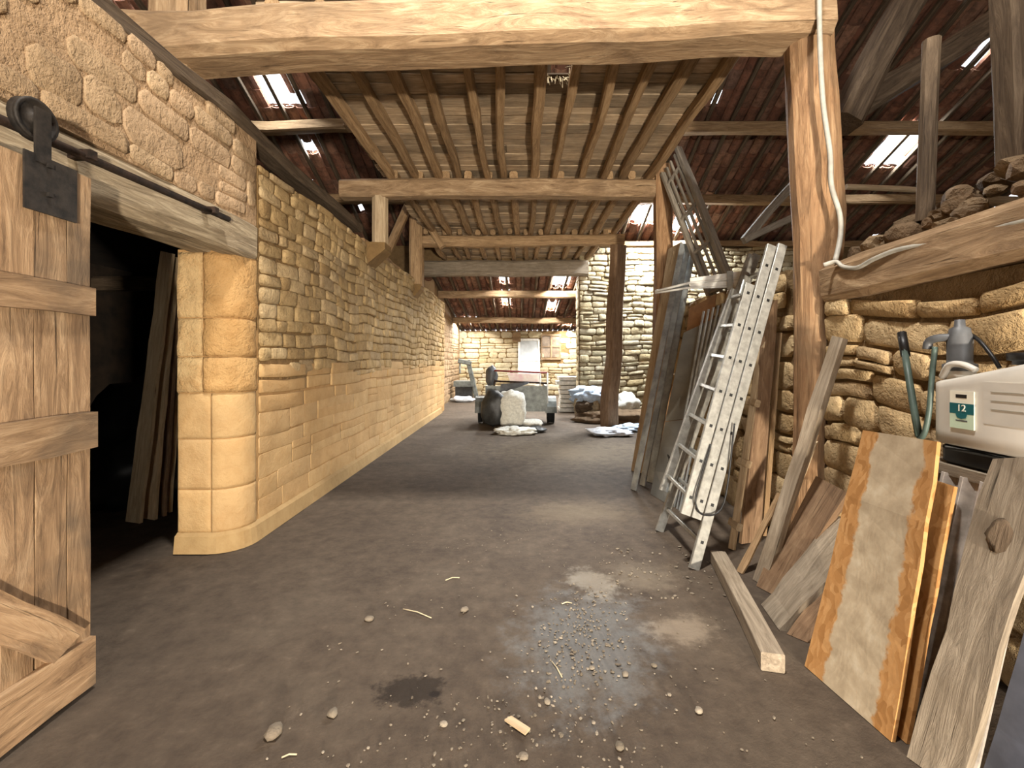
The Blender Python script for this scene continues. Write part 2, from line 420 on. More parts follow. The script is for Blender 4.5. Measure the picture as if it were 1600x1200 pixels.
import bmesh
def ico(sub):
    bm = bmesh.new(); bmesh.ops.create_icosphere(bm, subdivisions=sub, radius=1)
    v = [x.co.copy() for x in bm.verts]; f = [tuple(q.index for q in p.verts) for p in bm.faces]; bm.free(); return v, f
ICO = {k: ico(k) for k in (1, 2, 3, 4)}
def blob(name, c, size, mat, parent=None, sub=3, amp=.25, freq=1.6, seed=0, flat=None, square=0.0, smooth=True, rot=0.0, ridged=0.0):
    """closed lumpy body; flat: z (world) its underside rests on"""
    v, f = ICO[sub]; out = []; o = Vector((seed*7.3, seed*3.1, seed*1.7))
    cr, sr = math.cos(rot), math.sin(rot)
    for p in v:
        q = p.copy()
        if square: 
            mxx = max(abs(q.x), abs(q.y), abs(q.z)); q = q.lerp(q/mxx, square)
        n_ = noise.fractal(p*freq+o, 1.0, 2.0, 4)
        k = 1+amp*n_
        if ridged: k += ridged*(.5-abs(noise.noise(p*freq*2.3+o*2)))
        q = q*k
        x, y, z = q.x*size[0], q.y*size[1], q.z*size[2]
        x, y = x*cr-y*sr, x*sr+y*cr
        w = Vector((x, y, z))+Vector(c)
        if flat is not None and w.z < flat: w.z = flat+(w.z-flat)*.03
        out.append(w)
    if flat is not None:
        mz = min(w.z for w in out)
        for w in out: w.z += flat-mz
    cc = Vector(c); cc.z = min(w.z for w in out)
    return mesh_obj(name, [w-cc for w in out], f, mat, parent, Matrix.Translation(cc), smooth)

# ------------------------------------------------------------------ stone coursing
def stone_vf(mapf, u0, u1, v0, v1, relief, rnd, depth=.03, round_=.3):
    w, h = u1-u0, v1-v0; c = min(w, h)*round_
    j = lambda k=.35: rnd.uniform(-k, k)*min(w, h)*.35
    out = [(u0+c*rnd.uniform(.5, 1.2), v0+j()*.2), ((u0+u1)/2+j(), v0+j()*.25), (u1-c*rnd.uniform(.5, 1.2), v0+j()*.2),
           (u1+j()*.2, v0+c*rnd.uniform(.5, 1.2)), (u1+j()*.2, v1-c*rnd.uniform(.5, 1.2)),
           (u1-c*rnd.uniform(.5, 1.2), v1+j()*.2), ((u0+u1)/2+j(), v1+j()*.25), (u0+c*rnd.uniform(.5, 1.2), v1+j()*.2),
           (u0+j()*.2, v1-c*rnd.uniform(.5, 1.2)), (u0+j()*.2, v0+c*rnd.uniform(.5, 1.2))]
    n = len(out); cu = sum(p[0] for p in out)/n; cv = sum(p[1] for p in out)/n
    rl = relief*rnd.uniform(.5, 1.35)
    ins = min(.22, max(.004, min(.014, relief*.5))/max(.02, min(w, h)/2))
    tu, tv = rnd.uniform(-.25, .25)*rl, rnd.uniform(-.25, .25)*rl
    def dep(u, v, k): return rl*k+tu*(u-cu)/max(w, .01)*2+tv*(v-cv)/max(h, .01)*2
    V = [mapf(u, v, -depth) for u, v in out]
    V += [mapf(u, v, dep(u, v, .7)) for u, v in out]
    V += [mapf(u+(cu-u)*ins, v+(cv-v)*ins, dep(u, v, rnd.uniform(.88, 1.1))) for u, v in out]
    V.append(mapf(cu, cv, rl*rnd.uniform(.9, 1.25)))
    Fc = []
    for r in range(2):
        for k in range(n):
            k2 = (k+1) % n; Fc.append((r*n+k, r*n+k2, (r+1)*n+k2, (r+1)*n+k))
    for k in range(n): Fc.append((2*n+k, 2*n+(k+1) % n, 3*n))
    return V, Fc

def block_vf(mapf, u0, u1, v0, v1, relief, rnd, nu=6, nv=2, depth=.03, rough=.3):
    """dressed block that can follow a bent wall face: a grid front with a worn rim"""
    V = []; Fc = []; us = [0, .05]+[k/nu for k in range(1, nu)]+[.95, 1]; vs = [0, .06]+[k/nv for k in range(1, nv)]+[.94, 1]
    so = rnd.uniform(0, 90)
    for j, b in enumerate(vs):
        for i, a in enumerate(us):
            rim = i in (0, len(us)-1) or j in (0, len(vs)-1)
            d = relief*((.45 if rim else 1)+rough*noise.noise((a*3+so, b*3, 1)))
            V.append(mapf(u0+(u1-u0)*a, v0+(v1-v0)*b, d))
    n, m_ = len(us), len(vs)
    for j in range(m_-1):
        for i in range(n-1): Fc.append((j*n+i, j*n+i+1, (j+1)*n+i+1, (j+1)*n+i))
    rim = [(i, 0) for i in range(n)]+[(n-1, j) for j in range(1, m_)]+[(i, m_-1) for i in range(n-2, -1, -1)]+[(0, j) for j in range(m_-2, 0, -1)]
    k0 = len(V)
    for i, j in rim: V.append(mapf(u0+(u1-u0)*us[i], v0+(v1-v0)*vs[j], -depth))
    L_ = len(rim)
    for k in range(L_):
        a, b = rim[k], rim[(k+1) % L_]; Fc.append((k0+k, k0+(k+1) % L_, b[1]*n+b[0], a[1]*n+a[0]))
    return V, Fc

def coursed(mapf, u0, u1, v0, v1, hr, wr, gap, relief, rnd, keep=None, wave=.0, round_=.3, depth=.03):
    out = []; v = v0; ph = rnd.uniform(0, 9)
    reliefv = relief if callable(relief) else (lambda u, v: relief)
    gapv = gap if callable(gap) else (lambda u, v: gap)
    while v < v1-.03:
        h = rnd.uniform(*hr)
        if v+h > v1-.05: h = v1-v
        u = u0-rnd.uniform(0, wr[0])
        while u < u1-.02:
            w = rnd.uniform(*wr)
            a, b2 = max(u, u0), min(u+w, u1)
            if b2 > u1-.06: b2 = u1
            uc, vc = (a+b2)/2, v+h/2
            g = gapv(uc, vc)
            if b2-a > .05 and (keep is None or keep(uc, vc)):
                def bent(uu, vv, d, f=mapf): return f(uu, vv+wave*noise.noise((uu*1.3, vv*.9, ph)), d)
                parts = [(a, b2, v, v+h)]
                if h > .16 and rnd.random() < .25 and b2-a > .18:       # two thin stones in one course
                    s = v+h*rnd.uniform(.4, .6); parts = [(a, b2, v, s), (a, b2, s, v+h)]
                for (x0, x1, y0, y1) in parts:
                    y0 += rnd.uniform(-.1, .1)*(y1-y0); y1 += rnd.uniform(-.1, .1)*(y1-y0)
                    out.append(stone_vf(bent, x0+g/2, x1-g/2, y0+g/2, y1-g/2, reliefv(uc, vc), rnd, depth, round_))
            u = b2 if b2 == u1 else u+w
            if b2 == u1: break
        v += h
    return out

def place_pieces(pieces, mat, parent, name, rest_name, limit=300, minpx=9.0, smooth=True):
    """the pieces that show largest become parts; all others one part of kind stuff"""
    sized = []
    for V, Fc in pieces:
        q = [proj(p) for p in V]; xs = [a for a, _ in q]; ys = [b2 for _, b2 in q]
        w, h = max(xs)-min(xs), max(ys)-min(ys)
        inside = max(xs) > 0 and min(xs) < 1600 and max(ys) > 0 and min(ys) < 1200 and max(p[1] for p in V) > .3
        sized.append((min(w, 300)*min(h, 300) if inside and max(w, h) > minpx else 0, V, Fc))
    sized.sort(key=lambda s: -s[0]); rest = MB(); n = 0
    for a, V, Fc in sized:
        if a > 0 and n < limit:
            c = sum((Vector(p) for p in V), Vector())/len(V)
            mesh_obj(name, [Vector(p)-c for p in V], Fc, mat, parent, Matrix.Translation(c), smooth); n += 1
        else: rest.add(V, Fc)
    if rest.v:
        o = rest.build(rest_name, mat, parent, None, smooth); o['kind'] = 'stuff'

# ================================================================== THE SETTING
random.seed(5)
# ---- floor
def make_floor():
    xs = [-9, -7, -5, -4]+[-3.4+.12*i for i in range(62)]+[4.4, 5, 6, 8, 10, 12.5]
    ys = [-9, -7, -5, -4, -3, -2, -1, 0, .5]+[.8+.07*i for i in range(75)]+[6.2+.2*i for i in range(40)]+[14.5+.5*i for i in range(11)]
    v = []; f = []
    for y in ys:
        for x in xs:
            z = noise.fractal(Vector((x*.9, y*.9, 0)), 1, 2, 4)*.007 if -3 < x < 1.2 else 0
            v.append((x, y, z-.004))
    n = len(xs)
    for j in range(len(ys)-1):
        for i in range(n-1): f.append((j*n+i, j*n+i+1, (j+1)*n+i+1, (j+1)*n+i))
    return structure(mesh_obj('floor', v, f, 'dirt', smooth=True))
floor = make_floor()

# ---- left wall -----------------------------------------------------------
XW, XB = -2.2, -2.66                      # face and back of the left wall
JY, RAD = 3.5, .2                         # near face of the doorway jamb, radius of its worn corner
def path_left(s):
    """plan path round the jamb: s=0 at the inner back edge, then across the jamb, round the corner, then along the wall"""
    a = (XW-XB)-RAD; q = RAD*math.pi/2
    if s < a: return Vector((XB+s, JY, 0)), Vector((0, -1, 0))
    if s < a+q:
        th = (s-a)/RAD; c = Vector((XW-RAD, JY+RAD, 0)); n = Vector((math.sin(th), -math.cos(th), 0))
        return c+n*RAD, n
    return Vector((XW, JY+RAD+(s-a-q), 0)), Vector((1, 0, 0))
S_Y = lambda Y: (XW-XB)-RAD+RAD*math.pi/2+(Y-JY-RAD)      # s of a given Y on the long face
def map_left(s, z, d):
    p, n = path_left(s); w = p+n*d; return (w.x, w.y, z)
WT = lambda Y: 3.40 if Y < 4.2 else 3.40-.03*(Y-4.2)
def prism(poly, z0, z1):
    n = len(poly); v = [(x, y, z0) for x, y in poly]+[(x, y, z1) for x, y in poly]
    f = [tuple(reversed(range(n))), tuple(range(n, 2*n))]+[(i, (i+1) % n, (i+1) % n+n, i+n) for i in range(n)]
    return v, f
core = MB()
ss = [0, (XW-XB)-RAD]+[(XW-XB)-RAD+RAD*math.pi/2*k/6 for k in range(1, 7)]
poly = [tuple(path_left(s)[0].xy) for s in ss]+[(XW, 3.755), (XB, 3.755)]
low = MB().add(*prism(poly, .0, 2.36)).box(XB, XW, 3.755, 3.785, 0, 1.75).box(XB, XW, 3.785, 13.3, 0, 1.3)
core.box(XB, XW, 3.785, 13.3, 1.3, 3.12)
core.box(XB, XW-.12, 3.785, 13.3, 3.12, 3.2)
wl = structure(core.build('wall_left', 'mortar'))
upper = MB().box(XB, XW, -8.8, 3.76, 2.62, 3.34).box(XB, XW, -8.8, .75, 0, 2.62)
upper.build('plastered_core', 'mortar_p', wl); low.build('ashlar_core', 'mortar_low', wl)
rnd = random.Random(11)
seg_low = lambda u, v: .003 if v < .9 else min(.03, .003+(v-.9)*.03)
pcs = coursed(map_left, S_Y(3.79), S_Y(13.2), .15, 1.85, (.13, .22), (.35, 1.1), lambda u, v: .003 if v < 1.0 else .008, seg_low, rnd, wave=.025, round_=.1)
EDGE = lambda u: 1.42+.3*noise.noise((u*.7, 3, 1))
pcs = [p for p in pcs if sum(q[2] for q in p[0])/len(p[0]) < EDGE(p[0][0][1])]
place_pieces(pcs, 'st_low', wl, 'stone', 'small_stones', 110, 12)
pcs = coursed(map_left, S_Y(3.79), S_Y(13.2), 1.1, 3.17, (.07, .16), (.12, .42), .011, lambda u, v: .028, rnd, wave=.06, round_=.24)
pcs = [p for p in pcs if sum(q[2] for q in p[0])/len(p[0]) > EDGE(p[0][0][1])-.02]
place_pieces(pcs, 'st_rubble', wl, 'stone', 'small_stones', 190, 12)
# jamb quoins
pj = []; pj2 = []
v = .15
while v < 2.34:
    h = rnd.uniform(.24, .4); h = 2.34-v if v+h > 2.2 else h
    cut = rnd.choice(([0, .2, .44, S_Y(3.75)], [0, .26, S_Y(3.75)], [0, .2, S_Y(3.75)], [0, .18, .32, S_Y(3.75)]))
    for a, b2 in zip(cut[:-1], cut[1:]):
        n_ = max(1, round((b2-a)/.35))
        V, Fc = block_vf(map_left, a+.003, b2-.003, v+.003, v+h-.003, .012 if v < 1.1 else .024, rnd, max(2, int((b2-a)/.05)), 4, .03, .35 if v < 1.1 else .9)
        (pj if v < .95 else pj2).append((V, Fc))
    v += h
place_pieces(pj, 'st_low', wl, 'quoin', 'quoins_rest', 60, 5); place_pieces(pj2, 'st_jamb', wl, 'quoin', 'quoins_rest', 60, 5)
# upper plastered section over the doorway: flat stones mostly buried in lime
def map_up(u, v, d): return (XW+d, u, v)
pcs = coursed(map_up, -.5, 3.745, 2.64, 3.33, (.08, .2), (.14, .5), .012, lambda u, v: .011, rnd, wave=.06, round_=.3, keep=lambda u, v: rnd.random() < .75)
place_pieces(pcs, 'st_plaster', wl, 'stone', 'buried_stones', 120, 10)
# plinth along the foot
pl = []
def plinth_at(s, z, d): return map_left(s, z, d)
rg = []
for s in ss+[S_Y(3.9+.8*k) for k in range(0, 12)]:
    rg.append([Vector(plinth_at(s, 0, .05)), Vector(plinth_at(s, .13, .035)), Vector(plinth_at(s, .155, .0)), Vector(plinth_at(s, .155, -.05)), Vector(plinth_at(s, 0, -.05))])
v_, f_ = rings_vf(rg); mesh_obj('plinth', v_, f_, 'plinth', wl)
for yc, x1, zt, hw in ((6.64, -1.93, 3.2, .2), (9.5, -2.04, 3.08, .2)):
    v_ = [(XW-.1, yc-hw, zt), (x1, yc-hw*.8, zt), (XW-.1, yc-hw, zt-.42), (XW-.1, yc+hw, zt), (x1, yc+hw*.8, zt), (XW-.1, yc+hw, zt-.42), (x1+.0, yc-hw*.8, zt-.1), (x1, yc+hw*.8, zt-.1)]
    mesh_obj('corbel', v_, [(0, 2, 6, 1), (3, 4, 7, 5), (0, 1, 4, 3), (1, 6, 7, 4), (6, 2, 5, 7), (0, 3, 5, 2)], 'mortar', wl)
# wall plate laid along the top of the wall
tag(timber('wall_plate', (XW-.09, -1.5, 3.395), (XW-.09, 6.3, 3.36), .2, .12, 'old', seg=16, wob=.03), 'rough dark wall plate timber lying along the top of the doorway wall', 'beam')
tag(timber('wall_plate', (XW-.12, 6.45, 3.21), (XW-.12, 12, 3.15), .22, .1, 'joist', seg=12, wob=.04), 'low worn timber along the wall top beyond the round stub post', 'beam')
# lintel: two timbers side by side
lt = thing('lintel', 'old lintel of two weathered timbers over the dark doorway', 'lintel', (XW-.15, 2.2, 2.32))
timber('front_timber', (XW-.07, .6, 2.47), (XW-.07, 3.72, 2.47), .17, .29, 'lint', lt, wob=.02)
timber('rear_timber', (XW-.29, .6, 2.44), (XW-.29, 3.7, 2.44), .2, .22, 'lint', lt, wob=.015)
structure(lt); lt['category'] = 'lintel'

# ---- side room behind the doorway (kept dark by an added low ceiling)
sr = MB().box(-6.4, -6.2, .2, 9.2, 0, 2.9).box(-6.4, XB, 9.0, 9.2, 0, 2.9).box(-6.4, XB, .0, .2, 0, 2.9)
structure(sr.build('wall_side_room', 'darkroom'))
structure(MB().box(-6.4, XB, 0, 9.2, 2.9, 2.98).build('ceiling_light_block', 'darkroom'))  # unseen slab, added to block light from the roof holes
tag(timber('ceiling_beam', (-6.2, 6.6, 2.62), (XB, 6.6, 2.62), .2, .2, 'old'), 'dim brown beam crossing the dark side room', 'beam')
pb = thing('plank_partition', 'low brown plank partition inside the dark side room', 'partition', (-4.9, 7.4, 0))
for k in range(5):
    board('plank', (-6.1, 7.4, .02+.26*k), (-6.1, 7.4, .27+.26*k), (-3.2, 7.4, .27+.26*k), (-3.2, 7.4, .02+.26*k), .03, 'brown', pb, seed=k, side=(0, -1, 0))
tag(blob('covered_heap', (-3.9, 5.2, .45), (.75, .85, .75), 'black', amp=.35, seed=3, flat=0, sub=4, ridged=.2), 'black tarpaulin-covered heap in the dark side room', 'heap')

# ---- back wall (Y=12) with a wide opening into the rear bay
BY = 12.0
wb = MB().box(1.62, 11.8, BY, BY+.5, 0, 4.5).box(-8.8, XB, BY+.2, BY+.7, 0, 4.6).box(XB, 1.62, BY+.3, BY+.6, 4.16, 4.75)
wb = structure(wb.build('wall_back', 'mortar_dk'))
def map_back(u, v, d): return (u, BY-d, v)
pcs = coursed(map_back, 1.63, 3.9, .0, 4.5, (.1, .2), (.18, .55), .016, .035, rnd, wave=.07, round_=.26)
pcs += coursed(map_back, 3.9, 8.4, 1.7, 4.5, (.11, .2), (.2, .5), .02, .03, rnd, wave=.06, round_=.33)
place_pieces(pcs, 'st_back', wb, 'stone', 'small_stones', 300, 9)
# reveal of the opening
pcs = coursed(lambda u, v, d: (1.62-d, BY+.5-u, v), 0, .5, 0, 3.7, (.2, .3), (.2, .5), .015, .015, rnd)
place_pieces(pcs, 'st_back', wb, 'quoin', 'quoins_rest', 40, 4)

# ---- far wall of the rear bay
FY = 19.0
wf = structure(MB().box(-3.0, 4.2, FY, FY+.4, 0, 2.72).build('wall_far', 'mortar'))
pcs = coursed(lambda u, v, d: (u, FY-d, v), -2.7, 3.4, 0, 2.7, (.17, .27), (.35, .8), .02, .02, rnd, wave=.05, keep=lambda u, v: not (0.9 < u < 1.85 and 1.45 < v < 2.62))
place_pieces(pcs, 'st_back', wf, 'stone', 'small_stones', 150, 8)
wr_ = structure(MB().box(-2.95, -2.5, 13.32, FY, 0, 3.9).build('wall_rear_left', 'mortar_p'))
structure(MB().box(3.9, 4.3, BY+.5, FY, 0, 3.9).build('wall_rear_right', 'mortar_p'))
pcs = coursed(lambda u, v, d: (-2.5+d, u, v), 13.4, FY, .0, 3.0, (.17, .27), (.35, .8), .015, .012, rnd)
place_pieces(pcs, 'st_plaster', wr_, 'stone', 'small_stones', 60, 8)
structure(MB().box(-2.52, -2.44, 13.31, 13.4, 0, 2.9).build('trim_1', 'white'))

# ---- right wall (low), its stones, and the beam along its top
XR = 2.25
wr = structure(MB().box(XR, XR+.5, -8.8, 3.26, 0, 1.93).box(XR, XR+.5, 3.64, 6.45, 0, 1.93).box(XR, XR+.5, 3.75, 6.45, 1.93, 2.25).build('wall_right', 'mortar_dk'))
def map_right(u, v, d): return (XR-d, 6.45-u, v)
no_post = lambda u, v: not 3.05 < 6.45-u < 3.85
pcs = coursed(map_right, 0, 2.81, 0, 1.92, (.12, .27), (.18, .52), .014, .04, random.Random(8), wave=.1, round_=.22)+coursed(map_right, 3.19, 8.2, 0, 1.92, (.13, .3), (.22, .6), .014, .045, random.Random(18), wave=.12, round_=.22)
pcs += coursed(map_right, 0, 2.7, 1.92, 2.25, (.14, .17), (.2, .4), .024, .045, rnd, wave=.03)
place_pieces(pcs, 'st_right', wr, 'stone', 'small_stones', 300, 10)
tag(timber('wall_beam', (XR+.12, -2.8, 2.06), (XR+.1, 3.25, 2.05), .34, .27, 'beam', wob=.035, seg=16), 'rough brown beam laid along the top of the stone wall beside the big post', 'beam')

# ---- outer shell, out of sight
shell = MB()
side = [(-9.2, 0), (19.4, 0), (19.4, 2.3), (12.9, 4.3), (.5, roof_z(.5)+.05), (-9.2, roof_z(.5)-4.75)]
for x in (-9.1, 11.8):
    v_, f_ = prism(side, x, x+.3); shell.add([(z, a, b2) for a, b2, z in v_], f_)
shell.box(-9.2, -2.1, -9.2, -8.8, 0, 5.1).box(3.3, 12.1, -9.2, -8.8, 0, 5.1).box(-2.1, 3.3, -9.2, -8.8, 4.4, 5.1)
structure(shell.build('wall_outer', 'shell'))
structure(MB().box(-9.2, -3.0, 18.9, 19.3, 0, 5).box(4.3, 12.2, 18.9, 19.3, 0, 5).build('wall_outer_back', 'shell'))

# ================================================================== ROOF
def tile_vf(L_, r, t=.014, seg=4, up=False, r2=None):
    r2 = r2 or r*.86; rings = []
    for (x, rr) in ((0, r), (L_, r2)):
        o = []; i_ = []
        for k in range(seg+1):
            a = math.pi*k/seg
            y, z = math.cos(a)*rr, -math.sin(a)*rr*.55
            if up: z = -z
            o.append((x, y, z)); i_.append((x, y*(1-t/rr), z*(1-t/rr*1.6)))
        rings.append(o+list(reversed(i_)))
    return rings_vf(rings)
def make_roof(name, u0, u1, Y0, Y1, zf, slope, limit, holes, pitch=.225, step=.36, seed=3, miss=.02, rafter=.45):
    rr = random.Random(seed)
    n = Vector((0, slope, 1)).normalized(); down = Vector((0, 1, -slope)).normalized()
    def w(u, v, h): return Vector((u, Y0, zf(Y0)))+down*v+n*h
    Lv = (Y1-Y0)*math.sqrt(1+slope*slope)
    # ridge-side closing slab carries the roof object
    root = structure(MB().box(u0, u1, 0, .02, 0, .02).build(name, 'tile', None, Matrix.Translation(w(0, 0, .25))))
    under = []; over = MB()
    cols = int((u1-u0)/pitch); rows = int(Lv/step)+1
    for c in range(cols):
        u = u0+pitch*(c+.5)
        for r_ in range(rows):
            v = r_*step; pc = w(u, v+.2, 0)
            if any(a0 < u < a1 and b0 < pc.y < b1 for a0, a1, b0, b1 in holes): continue
            gap = rr.random() < miss
            m = frame(w(u+rr.uniform(-.008, .008), v, .075+rr.uniform(-.004, .012)), down+Vector((rr.uniform(-.02, .02), 0, .02)), n)
            if not gap:
                V, Fc = tile_vf(step*1.22, pitch*.5)
                under.append(([tuple(m @ Vector(p)) for p in V], Fc))
            if not (gap and rr.random() < .75) and not any(a0 < u+pitch < a1 and b0 < pc.y < b1 for a0, a1, b0, b1 in holes):
                m2 = frame(w(u+pitch/2, v, .085), down, n)
                over.add(*tile_vf(step*1.22, pitch*.56, up=True), m2)
    place_pieces(under, 'tile', root, 'tile', 'channel_tiles', limit, 10, False)
    o = over.build('cover_tiles', 'tile', root); o['kind'] = 'stuff'
    k = 0; u = u0+.1
    while u < u1:
        timber('rafter', w(u, .0, -.02), w(u+rr.uniform(-.05, .05), Lv+.15, -.02), .07, .08, 'old', root, up=n, wob=.012, seg=5); u += rafter*rr.uniform(.85, 1.15)
    return root, w, down, n

def pane_patch(root, w3, down, n, c, wu, wv, power, color=(.9, .95, 1.0), lift=.06, lit=True):
    """clear pane in the roof, with the daylight that falls through it"""
    m = frame(c+n*lift, down, n)
    mesh_obj('skylight_pane', *box_vf(-wv/2, wv/2, -wu/2, wu/2, -.004, .004), 'pane', root, m)
    if lit: area('roof_pane_daylight', c+n*(lift+.03), -n, wu, wv, power, color)

sk = [(R(416, 122), .42, 1.15, 160), (R(490, 240), .16, .3, 20), (R(1405, 228), .6, 1.1, 240), (R(1014, 336), .55, .85, 1300), (R(1064, 347), .35, .75, 800), (R(1560, 60), .35, .8, 60), (R(180, -6), .3, .5, 5)]
holes = [(c.x-wu/2-.03, c.x+wu/2+.03, c.y-wv*.46, c.y+wv*.46) for c, wu, wv, p in sk]
roof, w3, dn, nn = make_roof('roof', -8.8, 11.8, 6.3, 12.75, roof_z, RS, 300, holes)
for c, wu, wv, p in sk: pane_patch(roof, w3, dn, nn, c, wu, wv, p)
# upper slope and front slope, above the camera
up = MB(); m = frame((0, .5, roof_z(.5)+.1), Vector((0, 1, -RS)), Vector((0, RS, 1)))
up.box(0, 6.5, -11.8, 8.8, 0, .1, m)
m = frame((0, .5, roof_z(.5)+.1), Vector((0, -1, -.5)), Vector((0, -.5, 1)))
up.box(-.1, 11.2, -8.8, 11.8, 0, .1, m)
structure(up.build('roof_upper', 'tile'))
# purlins
for nme, y, (a, b2), d, lab in (('purlin', 8.78, (-8.7, 11.7), .21, 'long upper purlin under the tiled roof slope'), ('purlin', 10.55, (-8.7, 11.7), .2, 'long lower purlin under the tiled roof slope'), ('purlin', 12.05, (1.7, 11.7), .16, 'eaves timber on top of the pale back wall')):
    z = roof_z(y)-d*.62-.06
    tag(timber(nme, (a, y, z), (b2, y, z), d, d, 'joist', wob=.04, seg=16), lab, 'beam')

# rear bay roof
RZ = lambda Y: 4.02-.175*(Y-12.1)
def RB(px, py):
    Y = (4.02+.175*12.1-1.5)/(.175+(CY-py)/FPX); return P(px, py, Y)
sk2 = [(RB(793, 470), .3, 1.5, 640), (RB(863, 481), .3, 1.2, 500), (RB(877, 441), .3, 1.0, 420), (RB(733, 503), .38, .9, 520), (RB(886, 506), .36, .9, 520), (RB(789, 440), .26, .6, 110)]
holes2 = [(c.x-wu/2-.02, c.x+wu/2+.02, c.y-wv*.5, c.y+wv*.5) for c, wu, wv, p in sk2]
roof2, w4, dn2, nn2 = make_roof('roof_rear_bay', -3.0, 4.2, 12.5, 19.3, RZ, .175, 150, holes2, seed=9, miss=.006, rafter=.42)
for c, wu, wv, p in sk2: pane_patch(roof2, w4, dn2, nn2, c, wu, wv, p, (1, .97, .92))
for y, lab in ((13.9, 'upper cross beam under the rear bay roof'), (17.0, 'lower cross beam under the rear bay roof')):
    tag(timber('purlin', (-2.48, y, RZ(y)-.18), (3.88, y, RZ(y)-.18), .2, .22, 'beam', wob=.02), lab, 'beam')

# ================================================================== LOFT
JZ = 4.15                                                   # underside of joists = top of beams
tag(timber('tie_beam', (-3.0, 3.42, 3.90), (2.3, 3.42, 4.08), .36, .36, 'beam', wob=.036, seg=18, seed=5), 'massive rough-hewn front tie beam carrying the loft joists', 'beam')
tag(timber('tie_beam', (-2.62, 6.64, JZ-.13), (2.16, 6.64, JZ-.13), .24, .26, 'beam', wob=.025, seg=14), 'square cross beam resting on the round stub post, second under the loft', 'beam')
tag(timber('tie_beam', (-2.2, 9.55, JZ-.14), (2.25, 9.55, JZ-.1), .2, .22, 'joist', wob=.03, seg=14), 'thin bowed cross beam held by the tall floor post, third under the loft', 'beam')
lb = tag(timber('lintel_beam', (-2.75, 11.95, 3.93), (1.85, 11.95, 3.93), .3, .4, 'grey', wob=.02), 'wide grey lintel beam over the opening to the rear bay', 'beam')
loft = structure(MB().box(-2.05, 2.05, 3.5, 12.2, JZ+.16, JZ+.18).build('ceiling', 'old'))
# (a thin straw-and-dust layer over the boards; open where a board is missing)
me = MB()
me.box(-2.05, .2, 3.5, 12.2, JZ+.165, JZ+.18).box(.52, 2.05, 3.5, 12.2, JZ+.165, JZ+.18).box(.2, .52, 4.42, 12.2, JZ+.165, JZ+.18).box(.2, .52, 3.5, 3.98, JZ+.165, JZ+.18)
loft.data.clear_geometry(); loft.data.from_pydata(me.v, [], me.f); loft.data.update()
rj = random.Random(21)
for b0, b1, off in ((3.45, 6.72, 0), (6.58, 9.62, .09), (9.5, 12.0, -.05)):
    for k in range(12):
        x = -1.88+.345*k+off+rj.uniform(-.03, .03)
        if .15 < x < .3 and b0 < 4: x = .19
        if .4 < x < .62 and b0 < 4: x = .545
        wj = rj.uniform(.085, .125)
        timber('joist', (x, b0, JZ+.06), (x+rj.uniform(-.06, .06), b1, JZ+.06), wj, .12, 'joist', loft, wob=.022, seg=9, cham=.2)
y = 3.5; k = 0
while y < 12.1:
    wb_ = rj.uniform(.13, .27)
    cuts = [-2.05+rj.uniform(-.04, .04)]+sorted(rj.sample([-1.2, -.85, -.5, -.16, .545, .88, 1.22], rj.choice((1, 1, 2))))+[2.02+rj.uniform(-.04, .04)]
    if y+wb_ > 3.99 and y < 4.4: cuts = sorted(set([c for c in cuts if c < .1 or c > .6]+[.2, .52]))
    for a, b2 in zip(cuts[:-1], cuts[1:]):
        if abs(a-.2) < .001 and y+wb_ > 3.99 and y < 4.4: continue
        z = JZ+.125+rj.uniform(0, .018)
        board('floor_board', (a+.004, y+.006, z), (a+.004, y+wb_-.006, z+rj.uniform(-.004, .006)), (b2-.004, y+wb_-.006, z), (b2-.004, y+.006, z), -.022, 'board', loft, seg=5, rag=.008, warp=.004, side=(0, 0, 1), seed=k); k += 1
    y += wb_
# straw caught on the edge of the missing board
st = MB(); 
for k in range(60):
    e = rj.random()
    p = Vector((rj.uniform(.22, .5), 4.40+rj.uniform(-.02, .02), JZ+.12)) if e < .6 else Vector((rj.choice((.24, .49))+rj.uniform(-.012, .012), rj.uniform(4.02, 4.42), JZ+.12))
    q = p+Vector((rj.uniform(-.06, .06), rj.uniform(-.05, .04), rj.uniform(-.08, .02)))
    st.add(*tube_vf([p, q], .004, 4))
o = st.build('straw', 'straw', loft); o['kind'] = 'stuff'

